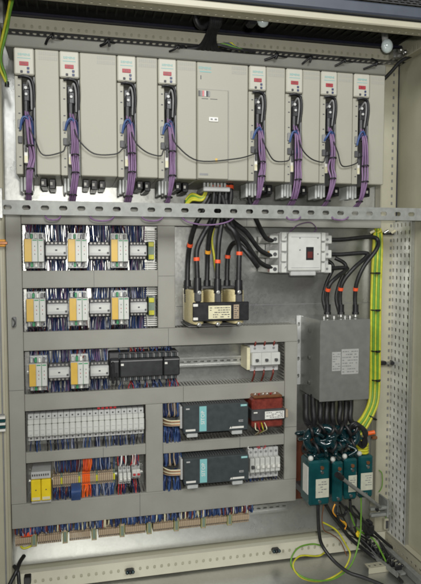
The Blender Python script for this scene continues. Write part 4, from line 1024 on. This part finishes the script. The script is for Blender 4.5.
# contactor to filter cables
ex = [320, 333, 348]
for j in range(3):
    zc = CZ[j]; Y0 = YK+.04
    if j == 0: pts = [(CXR, Y0, zc), (CXR+.05, Y0, zc+.001), A(371, 237, Y0), A(378, 241, Y0-.005), A(376, 250, -.13), A(364, 266, -.13), A(357, 282, -.12), A(355, 296, -.11), A(355.5, 310, -.11)]
    elif j == 1: pts = [(CXR, Y0, zc), (CXR+.04, Y0, zc-.001), A(365, 253, Y0), A(366, 257, Y0-.004), A(354, 268, -.13), A(343, 282, -.12), A(340, 296, -.11), A(341, 310, -.11)]
    else: pts = [(CXR-.03, Y0+.03, zc), (CXR, Y0+.03, zc-.002), A(347, 268, -.07), A(338, 276, -.11), A(330, 284, -.12), A(327, 296, -.11), A(327.5, 310, -.11)]
    c = pcable(pts, .0068, 'orange sleeved black cable from contactor to filter, '+['outermost', 'middle', 'innermost'][j]+' of three', [.83, .80, .77][j], grp='black cables from contactor to filter')
    e = Vector(pts[-1]); mb = MB(); mb.cyl(e+Vector((0, 0, .018)), e+Vector((0, 0, -.006)), .0098, 'black', 12); mb.cyl(e+Vector((0, 0, -.006)), e+Vector((0, 0, -.014)), .012, 'black', 8, smooth=False); mb.cyl(e+Vector((0, 0, -.014)), e+Vector((0, 0, -.022)), .010, 'chrome', 8); c.part('gland', mb)
for j in range(2):
    mb = MB(); o_ = j*13
    mb.tube([A(322+o_, 258, -.05), A(333+o_, 266, -.06), A(326+o_, 284, -.05), A(323+o_, 298, -.05), A(326+o_, 312, -.06)], .0062, 'black_rubber', 8)
    solo('power_cable', mb, 'rear black cable behind the contactor cables, '+['next to the innermost', 'next to the outermost'][j]+' one', 'cable', 'black cables from contactor to filter')

# ================================================================== FILTER BOX
YFL = -.165; x0, x1, z0, z1 = rect(320, 320, 369, 400, YFL)
t = Thing('line_filter', ((x0+x1)/2, -.08, z0), 'plain aluminium filter box with two pale labels and side flange', 'filter box')
mb = MB(); mb.box(x0, x1, YFL, -.004, z0, z1, 'aluminium', .002); t.part('housing', mb)
mb = MB(); mb.box(x0-.001, x1+.001, YFL-.0014, YFL-.0002, z0-.001, z1+.001, 'aluminium', .0006)
mb.box(x0-.0012, x0+.0, YFL-.0014, -.03, z1-.012, z1+.001, 'aluminium'); t.part('lid', mb)
xf0 = at(297, 360, -.012).x
mb = MB(); nn = 4
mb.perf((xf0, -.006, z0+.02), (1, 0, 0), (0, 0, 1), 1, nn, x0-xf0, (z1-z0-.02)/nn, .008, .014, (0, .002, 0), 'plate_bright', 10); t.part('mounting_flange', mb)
for zz in (z0+.045, (z0+z1)/2, z1-.04):
    mb = MB(); mb.cyl((x0-.001, -.09, zz), (x0-.008, -.09, zz), .006, 'chrome', 6, smooth=False); t.part('bolt', mb)
lx0, lx1, lz0, lz1 = rect(341.5, 349, 358.5, 374, YFL-.002)
mb = MB(); mb.box(lx0, lx1, YFL-.0022, YFL-.0015, lz0, lz1, 'label_grey'); mb.scribble(lx0+.003, lx1-.003, lz0+.003, lz1-.003, YFL-.0022, 'mid_grey', 8, 12); t.part('rating_label', mb)
lx0, lx1, lz0, lz1 = rect(332, 352, 341, 371, YFL-.002)
mb = MB(); mb.box(lx0, lx1-.001, YFL-.0022, YFL-.0015, lz0, lz1, 'label_grey'); mb.scribble(lx0+.002, lx1-.003, lz0+.003, lz1-.003, YFL-.0022, 'mid_grey', 7, 13); t.part('rating_label', mb)
for px_ in (324, 334, 345, 350):
    p = at(px_, 317, -.13); mb = MB(); mb.cyl((p.x, -.13, z1+.001), (p.x, -.13, z1+.010), .007, 'chrome', 8); t.part('bolt', mb)
for px_ in (320.5, 332, 346):
    p = at(px_, 404, -.13); mb = MB(); mb.cyl((p.x, -.135, z0-.001), (p.x, -.135, z0-.012), .009, 'black', 10); t.part('gland', mb)
FZ0 = z0
# pale wireway piece on top of filter
# ================================================================== EARTH CABLES AT THE RIGHT POST
for q in range(5):
    cols = ['earth_yellow', 'earth_green', 'earth_yellow', 'earth_green', 'earth_yellow']
    o_ = q*2.1
    pts = [A(376+q*.6, 226, -.03), A(374+o_*.9, 240, -.06), A(371.8+o_, 290, -.062-.004*(q % 2)), A(371+o_, 350, -.062-.004*(q % 2)), A(370.5+o_, 385, -.065), A(369+o_, 402, -.075), A(363+o_*1.1, 416, -.09), A(355+o_*1.2, 426+q*.8, -.10), A(350+o_, 432+q, -.10)]
    mb = MB(); mb.tube(pts, .0052, cols[q], 8); solo('earth_cable', mb, ('yellow' if q % 2 == 0 else 'green')+' earth cable down the cabinet post, '+ORD[q]+' of five from the filter box', 'cable', 'earth cables beside the post')
for q, py in enumerate((273, 310, 351, 380, 416)):
    p = at(375.8 if py < 400 else 369, py, -.07); mb = MB(); mb.torus((p.x, -.066 if py < 400 else -.09, p.z), (0, 0, 1) if py < 400 else (.6, .2, 1), .0165, .0020, 'black', 16, 6, .8)
    mb.box(p.x-.006, p.x+.006, -.088, -.078, p.z-.003, p.z+.003, 'black'); solo('cable_tie', mb, 'black cable tie round the earth cables, '+ORD[q]+' from the top', 'cable tie', 'ties on the earth cables')
mb = MB()
for q in range(5):
    p = at(372+q*7, 232, -.055); mb.cyl((p.x-.006, -.055, p.z-.003), (p.x+.005, -.062, p.z+.005), .005, ['label_cream', 'earth_yellow', 'chrome', 'label_cream', 'chrome'][q], 8)
p = at(371, 233, -.05); mb.box(p.x, p.x+.085, -.05, -.042, p.z-.006, p.z+.002, 'black', .001)
solo('earth_bar', mb, 'short black earth bar with shiny lugs under the slotted rail end', 'earth bar')
p = at(386, 363, -.06); mb = MB(); mb.box(p.x-.022, p.x+.002, -.062, -.041, p.z-.007, p.z+.006, 'black', .003); mb.box(p.x+.0, p.x+.030, -.064, -.041, p.z-.005, p.z+.003, 'chrome', .002); mb.cyl((p.x+.02, -.07, p.z), (p.x+.02, -.062, p.z), .006, 'black', 10)
mb.box(p.x+.024, p.x+.036, -.06, -.041, p.z-.010, p.z+.006, 'dark_grey', .002); solo('cable_clamp', mb, 'dark metal clamp fixed across the cabinet post beside the earth cables', 'clamp')

# ================================================================== TEAL BOXES
x0, x1, z0, z1 = rect(292, 437, 326, 497, -.06)
mb = MB(); mb.box(x0, x1, -.066, -.058, z0, z1, 'brown_board', .001); mb.box(x0+.005, x0+.012, -.058, -.004, z0+.01, z1-.01, 'dark_grey'); mb.box(x1-.012, x1-.005, -.058, -.004, z0+.01, z1-.01, 'dark_grey')
solo('insulating_board', mb, 'reddish brown insulating board behind the teal boxes', 'board')
tb = [(309.5, 330, 461, 506, -.20), (333, 343.5, 462, 503, -.19), (344.5, 357.5, 459, 500, -.18), (359, 373.5, 456, 498, -.16)]
for j, (a, b, c, d, Y) in enumerate(tb):
    x0, x1, z0, z1 = rect(a, c, b, d, Y)
    t = Thing('current_transformer', ((x0+x1)/2, Y/2, z0), 'teal moulded box with white label, '+ORD[j]+' of four from the brown board', 'transformer', 'teal moulded boxes')
    mb = MB(); mb.box(x0, x1, Y, Y+.075, z0, z1, 'teal_body', .006); mb.box(x0+.004, x1-.004, Y+.02, Y+.06, z1, z1+.014, 'teal_resin', .005); mb.box(x0+.003, x1-.003, Y+.01, -.02, z0+.01, z0+.03, 'dark_grey', .002); t.part('housing', mb)
    W = x1-x0
    if j != 1:
        mb = MB(); mb.box(x0+W*.30 if j != 3 else x0+W*.12, x1-W*.06, Y-.0012, Y-.0001, z0+.026, z0+(z1-z0)*.60, 'label_cream2', .0004); mb.scribble(x0+W*.42, x1-W*.16, z0+.04, z0+(z1-z0)*.56, Y-.0012, 'mid_grey', 5, seed=j); t.part('label', mb)
    mb = MB(); mb.cyl((x0+W*.6, Y-.003, z1-.022), (x0+W*.6, Y, z1-.022), .006, 'copper', 8); t.part('screw', mb); mb = MB(); mb.cyl((x0+W*.6, Y-.004, z1-.036), (x0+W*.6, Y, z1-.036), .005, 'chrome', 8); t.part('screw', mb); mb = MB(); mb.cyl((x0+W*.5, Y-.003, z0+.014), (x0+W*.5, Y, z0+.014), .005, 'chrome', 8); t.part('screw', mb)
    if j == 0:
        mb = MB(); mb.box(x0-.0016, x0-.0002, Y+.01, Y+.05, z0+.035, z1-.02, 'label_white'); t.part('side_label', mb)
    mb = MB(); mb.sphere((x0+W*.12, Y+.012, z1+.006), .0085, 'white', 12); mb.cyl((x0+W*.12, Y+.014, z1-.008), (x0+W*.12, Y+.014, z1), .006, 'chrome', 10); t.part('cap', mb)
# glossy rings with cables wound through
for j, (a, b, Y, R, tilt) in enumerate(((313, 440, -.16, .029, .5), (325, 436, -.17, .026, -.4), (337, 438, -.17, .029, .3), (349, 436, -.16, .025, -.5))):
    c = at(a, b, Y); rr_ = random.Random(j+70)
    t = Thing('ferrite_ring', (c.x, c.y, c.z-R), 'glossy dark teal ring wound with cable, '+ORD[j]+' of four over the teal boxes', 'ring core', 'wound rings over the teal boxes')
    mb = MB(); mb.torus(c, (tilt, -1, .25), R, .0115, 'teal_resin', 26, 12); t.part('core', mb)
    for q in range(6):
        an = q*1.047+rr_.uniform(-.3, .3); p = c+Vector((math.cos(an)*R, rr_.uniform(-.006, .006), math.sin(an)*R)); ax = Vector((-math.sin(an)+rr_.uniform(-.4, .4), rr_.uniform(-.3, .3), math.cos(an)))
        mb = MB(); mb.torus(p, ax, rr_.uniform(.015, .020), .0050, 'black_rubber' if q % 3 else 'teal_resin', 16, 8, rr_.uniform(.8, 1.2)); t.part('winding', mb)
    mb = MB(); mb.tube([c+Vector((rr_.uniform(-.01, .01), -.01, -R-.002)), c+Vector((rr_.uniform(-.02, .02), -.03, -R-.012)), c+Vector((rr_.uniform(-.012, .012), -.022, -R-.030))], .0055, 'teal_resin', 8); t.part('tail', mb)
rg = random.Random(5)
for j, px_ in enumerate((306, 313, 320, 327, 333, 340, 346, 351)):
    mb = MB(); q = [312, 318, 322, 330, 338, 340, 348, 354][j]
    mb.tube([A(px_, 394, -.10), A(px_+rg.uniform(-.6, .6), 408, -.105), A(px_*.93+q*.07+rg.uniform(-1, 1), 420, -.11), A(q+rg.uniform(-4, 4), 430, -.10), A(q+rg.uniform(-5, 5), 442, -.09), A([313, 320, 325, 335, 338, 348, 352, 364][j], 462, -.13)], .0088, 'black_rubber', 9)
    solo('power_cable', mb, 'black cable between filter box and teal boxes, '+ORD[j]+' from the brown board', 'cable', 'black cables under the filter box')
mb = MB()
for q in range(3):
    o_ = q*1.3; mb.tube([A(349+o_, 432, -.17+.01*q), A(352+o_, 424+q, -.18), A(358+o_, 424+q, -.18), A(364+o_, 433, -.18), A(366-o_, 443-q, -.17), A(362, 447-q, -.16), A(356+o_, 440, -.16)], .0055, 'black_rubber', 8, 6, q < 2)
solo('cable_loop', mb, 'slanting loops of black cable beside the orange lug', 'cable')
mb = MB(); c = at(361, 447, -.13)
for q in range(4): mb.torus((c.x, c.y, c.z-.012+q*.0085), (.1, -.1, 1), .021, .0045, 'earth_yellow', 18, 7)
solo('earth_coil', mb, 'stack of yellow earth wire turns over the last teal box', 'wire coil')
mb = MB(); c = at(369, 433, -.12); mb.cyl(c+Vector((-.012, 0, -.002)), c+Vector((.016, -.008, .004)), .007, 'orange', 10); mb.box(c.x+.008, c.x+.026, c.y-.01, c.y+.004, c.z-.02, c.z-.010, 'copper', .002)
solo('cable_lug', mb, 'orange sleeved copper lug beside the earth cables', 'lug')
mb = MB(); c = at(300, 433, -.08); mb.sphere(c, .012, 'teal_resin', 12, (1.6, 1, .7)); mb.tube([c+Vector((-.01, 0, 0)), c+Vector((.02, -.02, .008)), c+Vector((.05, -.03, -.005))], .006, 'teal_resin')
solo('cable_end', mb, 'glossy dark teal cable end at the top of the brown board', 'cable')

# ================================================================== BOTTOM RIGHT CLUTTER
mb = MB(); mb.tube([A(342, 478, -.235), A(352, 486, -.21), A(366, 496, -.18), A(375, 503, -.15), A(381, 508, -.10)], .0058, 'rail_steel', 9)
mb.cyl(Vector(A(342, 478, -.235)), Vector(A(337, 474.5, -.245)), .009, 'black', 10); solo('support_rod', mb, 'grey steel rod slanting from the teal boxes to the cabinet post', 'rod')
p0 = at(369, 497, -.10); p1_ = at(386, 511, -.10)
mb = MB(); mb.box(p0.x, p1_.x, -.115, -.10, p1_.z+.012, p1_.z+.022, 'rail_steel', .002); mb.box(p0.x+.004, p1_.x+.012, -.112, -.095, p1_.z-.012, p1_.z-.002, 'rail_steel', .002); mb.box(p1_.x-.006, p1_.x, -.118, -.06, p1_.z-.014, p0.z-.01, 'rail_steel', .001); mb.cyl((p0.x+.02, -.122, p1_.z+.017), (p0.x+.02, -.115, p1_.z+.017), .006, 'black', 8)
solo('steel_bracket', mb, 'folded steel bracket on the post beside the last teal box', 'bracket')
mb = MB(); p = at(368, 528, -.10); mb.box(p.x-.014, p.x+.014, -.12, -.08, p.z-.016, p.z+.016, 'black', .004); mb.box(p.x-.006, p.x+.010, -.118, -.09, p.z+.016, p.z+.028, 'black', .003)
mb.box(p.x-.020, p.x-.006, -.13, -.09, p.z-.022, p.z-.012, 'black', .003); solo('cable_anchor', mb, 'black plastic anchor block low beside the cabinet post', 'anchor block')
mb = MB(); p = at(385, 523, -.045); mb.box(p.x-.009, p.x+.009, -.058, -.041, p.z-.020, p.z+.020, 'beige', .003); mb.box(p.x-.005, p.x+.005, -.0592, -.0582, p.z-.014, p.z+.014, 'dark_grey'); solo('post_clip', mb, 'beige clip with dark slot low on the cabinet post', 'clip')
# comb of clamps along a floor rail
a, b = at(353, 540, -.06), at(404, 572, -.06)
zc = ZF+.02
def onfloor(px_, py_, z):
    d = _M @ Vector(((px_-CX)/FPX, -(py_-CY)/FPX, -1.0)); t_ = (z-CAMP.z)/d.z; return CAMP+d*t_
fa, fb = onfloor(360, 540, zc), onfloor(399, 571, zc)
t = Thing('cable_clamp_rail', fa, 'steel floor rail with a row of black and chrome cable clamps', 'clamp rail')
mb = MB(); dvec = (fb-fa); n_ = dvec.normalized(); sd = Vector((n_.y, -n_.x, 0))
def bar(mb, p, q, w_, h_, m):
    d = (q-p).normalized(); s_ = Vector((d.y, -d.x, 0)).normalized()*w_/2; u = Vector((0, 0, h_/2))
    vs = [p-s_-u, p+s_-u, p+s_+u, p-s_+u, q-s_-u, q+s_-u, q+s_+u, q-s_+u]; mb.add(vs, [(0, 3, 2, 1), (4, 5, 6, 7), (0, 1, 5, 4), (1, 2, 6, 5), (2, 3, 7, 6), (3, 0, 4, 7)], m)
bar(mb, fa-n_*.05, fb+n_*.02, .020, .006, 'rail_steel'); bar(mb, fa-n_*.05+sd*.02, fb+n_*.02+sd*.02, .004, .016, 'rail_steel'); t.part('rail', mb)
for q in range(11):
    p = fa+dvec*q/10; mb = MB(); mb.box(p.x-.014, p.x+.010, p.y-.003, p.y+.003, p.z+.003, p.z+.020, 'black', .002); mb.cyl((p.x-.004, p.y+.009, p.z+.002), (p.x-.004, p.y+.009, p.z+.022), .0045, 'chrome', 8); mb.sphere((p.x+.010, p.y-.002, p.z+.018), .005, 'black', 8); t.part('clamp', mb)
# long cables on the floor
def F(px_, py_, h_): return tuple(onfloor(px_, py_, ZF+h_))
mb = MB(); mb.tube([A(318, 503, -.19), A(318, 516, -.19), A(319, 532, -.18), A(322, 545, -.17), A(333, 560, -.20), A(348, 572, -.22), A(362, 577, -.24), A(380, 584, -.26), A(395, 592, -.28)], .0056, 'black_rubber', 9)
solo('power_cable', mb, 'thick dark cable falling from the first teal box across the cabinet floor', 'cable')
for j, (pts, r, m, lab) in enumerate((
    ([A(326, 505, -.18), A(332, 515, -.16), A(342, 528, -.14), A(352, 540, -.12), F(372, 556, .02), F(390, 570, .01), F(402, 582, .01)], .006, 'black_rubber', 'black cable running from the teal boxes to the floor clamps'),
    ([A(340, 503, -.17), A(346, 510, -.15), A(343, 516, -.16), A(337, 514, -.17), A(340, 522, -.15), A(352, 532, -.12), A(364, 541, -.09)], .0042, 'black', 'thin black cable tangled under the teal boxes'),
    ([A(350, 500, -.16), A(352, 512, -.15), A(362, 520, -.13), A(372, 530, -.11), A(384, 541, -.09), A(402, 556, -.08), A(416, 567, -.10)], .005, 'black_rubber', 'black cable running low along the side panel'),
    ([A(324, 504, -.18), A(322, 518, -.18), A(324, 530, -.17), A(331, 534, -.15), A(340, 541, -.14), A(347, 556, -.14)], .0018, 'copper', 'thin copper brown wire hanging under the first teal box'),
    ([A(335, 504, -.18), A(333, 512, -.18), A(340, 520, -.15), A(346, 524, -.14), A(344, 531, -.14)], .0022, 'tag_yellow', 'short amber wire under the second teal box'))):
    mb = MB(); mb.tube(pts, r, m, 8); solo('power_cable' if r > .004 else 'wire', mb, lab, 'cable')
yl = MB(); yl.tube([A(361, 498, -.16), A(361, 515, -.15), A(360, 535, -.15), A(355, 556, -.17), A(347, 570, -.19), A(330, 580, -.21), A(308, 579, -.21), A(294, 570, -.19), A(291, 560, -.18), A(298, 548, -.16), A(312, 544, -.15), A(322, 546, -.15)], .0026, 'earth_green', 7)
solo('earth_lead', yl, 'long green earth lead looping in a wide ring over the bottom rail', 'wire')
yl = MB(); yl.tube([A(322, 522, -.17), A(336, 530, -.16), A(346, 545, -.16), A(350, 556, -.17), A(342, 571, -.19), A(322, 581, -.2), A(302, 578, -.2), A(293, 566, -.19), A(300, 556, -.17), A(318, 556, -.16), A(325, 552, -.15)], .0028, 'earth_yellow', 7)
solo('earth_lead', yl, 'yellow earth lead looping beside the green one over the bottom rail', 'wire')
mb = MB(); mb.torus(at(358, 534, -.12), (.9, -1, .6), .007, .0045, 'bright_yellow', 14, 7); solo('marker_ring', mb, 'small bright yellow cable marker beside the black anchor block', 'marker')
mb = MB(); mb.torus(at(344, 524, -.13), (.8, -1, .5), .006, .004, 'bright_yellow', 14, 7); solo('marker_ring', mb, 'smaller yellow cable marker under the second teal box', 'marker')
for j in range(7):
    g_ = random.Random(j+200); u_ = g_.uniform; ya = 536+j*3
    mb = MB(); mb.tube([A(338+j*3+u_(-2, 2), 506, -.15), A(340+j*4+u_(-5, 5), 518+u_(-3, 3), -.13), A(350+j*3+u_(-5, 5), 530+u_(-4, 4), -.12), A(358+j*4, 541+u_(-3, 3), -.10), F(366+j*5, 548+j*3.4, .03)], u_(.0018, .0036), ['black', 'black_rubber', 'dark_grey', 'black', 'earth_green', 'black_rubber', 'black'][j], 6)
    solo('wire', mb, ['black', 'dull black', 'dark grey', 'glossy black', 'green', 'thick black', 'last black'][j]+' wire tangled between the teal boxes and the '+ORD[j]+' floor clamp', 'wire', 'wires running to the floor clamps')
mb = MB(); mb.tube([A(379, 470, -.045), A(382, 474, -.05), A(382, 486, -.052), A(379, 492, -.05)], .0018, 'earth_green', 6); mb.tube([A(384, 498, -.045), A(386, 512, -.05), A(385, 530, -.05)], .0018, 'earth_green', 6)
solo('earth_lead', mb, 'thin green earth lead looping on the lower cabinet post', 'wire')
# floor cross rail, right front
p, q = onfloor(372, 590, ZF+.02), onfloor(440, 572, ZF+.02)
xq0 = at(366, 580, -.16).x
t = Thing('floor_cross_rail', (xq0, -.16, ZF), 'perforated beige cross rail on the cabinet floor in front of the clamps', 'rail')
mb = MB(); zq = at(400, 580, -.16).z
mb.perf((xq0, -.175, ZF+.020), (1, 0, 0), (0, 1, 0), 8, 1, (XR-.002-xq0)/8, .028, .008, .012, (0, 0, -.002), 'beige', 8); mb.box(xq0, XR-.002, -.177, -.1752, ZF+.0005, ZF+.020, 'beige', .0005); t.part('perforated_top', mb)
# clips on the bottom rail
for n_, (a, b) in enumerate(((130, 572), (276, 551))):
    p = at(a, b, -.05); mb = MB(); mb.box(p.x-.013, p.x+.013, -.056, -.0355, p.z-.006, p.z+.008, 'black', .004)
    for q in (-1, 0, 1): mb.sphere((p.x+q*.009, -.056, p.z+.002), .006, 'teal_resin' if q else 'black', 8)
    solo('cage_nut', mb, 'dark nut set on the bottom rail, '+['the one under the lowest relay rows', 'the one close to the teal boxes'][n_], 'nut', 'nut sets on the bottom rail')

# ================================================================== LEFT EDGE DETAILS
mb = MB(); mb.tube([A(14, -5, -.2), A(10, 12, -.17), A(7, 30, -.14), A(2, 50, -.13), A(1, 62, -.12), A(5, 74, -.11), A(7, 84, -.11)], .0042, 'earth_green', 7); mb.tube([A(11, -5, -.2), A(8, 12, -.17), A(3, 34, -.14), A(-1, 54, -.13), A(0, 68, -.12), A(6, 82, -.11)], .0036, 'earth_yellow', 7)
p = at(7, 84, -.108); mb.cyl(p+Vector((0, 0, .006)), p+Vector((0, 0, -.008)), .006, 'black', 10)
solo('earth_lead', mb, 'green and yellow earth lead hanging at the corner beside the first drive', 'wire')
p = at(2.5, 243, -.11); mb = MB(); mb.box(p.x-.016, p.x+.008, -.112, -.0965, p.z-.010, p.z+.010, 'tag_yellow', .002); mb.box(p.x-.008, p.x+.014, -.118, -.1125, p.z-.004, p.z+.004, 'copper', .001); solo('door_latch', mb, 'small orange latch on the cabinet post beside the top relay row', 'latch')
p = at(2.5, 424, -.11); mb = MB()
for q in range(5): mb.box(p.x-.014, p.x+.008, -.112, -.0965, p.z-.022+q*.009, p.z-.015+q*.009, ['label_white', 'teal_body'][q % 2], .001)
mb.box(p.x-.014, p.x+.004, -.0964, -.0902, p.z-.024, p.z+.024, 'mid_grey'); solo('post_terminal', mb, 'small white and teal terminal on the cabinet post beside the slim relays', 'terminal')
p = at(14, 322, -.09); mb = MB(); mb.box(p.x-.006, p.x+.006, -.092, -.0802, p.z-.014, p.z+.014, 'mid_grey', .002); mb.tube([(p.x-.004, -.094, p.z+.012), (p.x+.004, -.098, p.z), (p.x-.002, -.094, p.z-.014)], .002, 'dark_grey', 6); solo('duct_clip', mb, 'small grey clip on the tall upright duct', 'clip')
mb = MB(); mb.tube([A(24, 556, -.06), A(20, 562, -.09), A(17, 570, -.12), A(13, 578, -.13), A(8, 588, -.14)], .006, 'black_rubber', 8); mb.tube([A(14, 566, -.10), A(18, 572, -.12), A(19, 582, -.13), A(20, 592, -.14)], .0055, 'black_rubber', 8)
mb.box(at(24, 578, -.13).x, at(31, 578, -.13).x, -.135, -.11, at(27, 584, -.13).z, at(27, 577, -.13).z, 'black', .002)
solo('power_cable', mb, 'forked black cable at the bottom corner beside the cabinet post', 'cable')
# thin purple leads drooping under the slotted rail
for n_, (a, b, d) in enumerate(((44, 62, 4), (88, 116, 5), (178, 238, 9), (140, 165, 5), (285, 302, 4), (330, 350, 4))):
    mb = MB(); y0_ = 216; Yq = YRAIL-.006
    mb.tube([A(a, y0_-4, YRAIL+.03), A(a+(b-a)*.15, y0_+d*.6, Yq), A((a+b)/2, y0_+d, Yq), A(a+(b-a)*.85, y0_+d*.6, Yq), A(b, y0_-4, YRAIL+.03)], .0024, 'purple', 6)
    solo('cable', mb, 'thin purple cable drooping under the slotted rail '+['below the first drive', 'below the second drive', 'above the reactor cables', 'below the drive before the infeed unit', 'above the main contactor', 'just before the earth bar'][n_], 'cable', 'purple cables under the slotted rail')
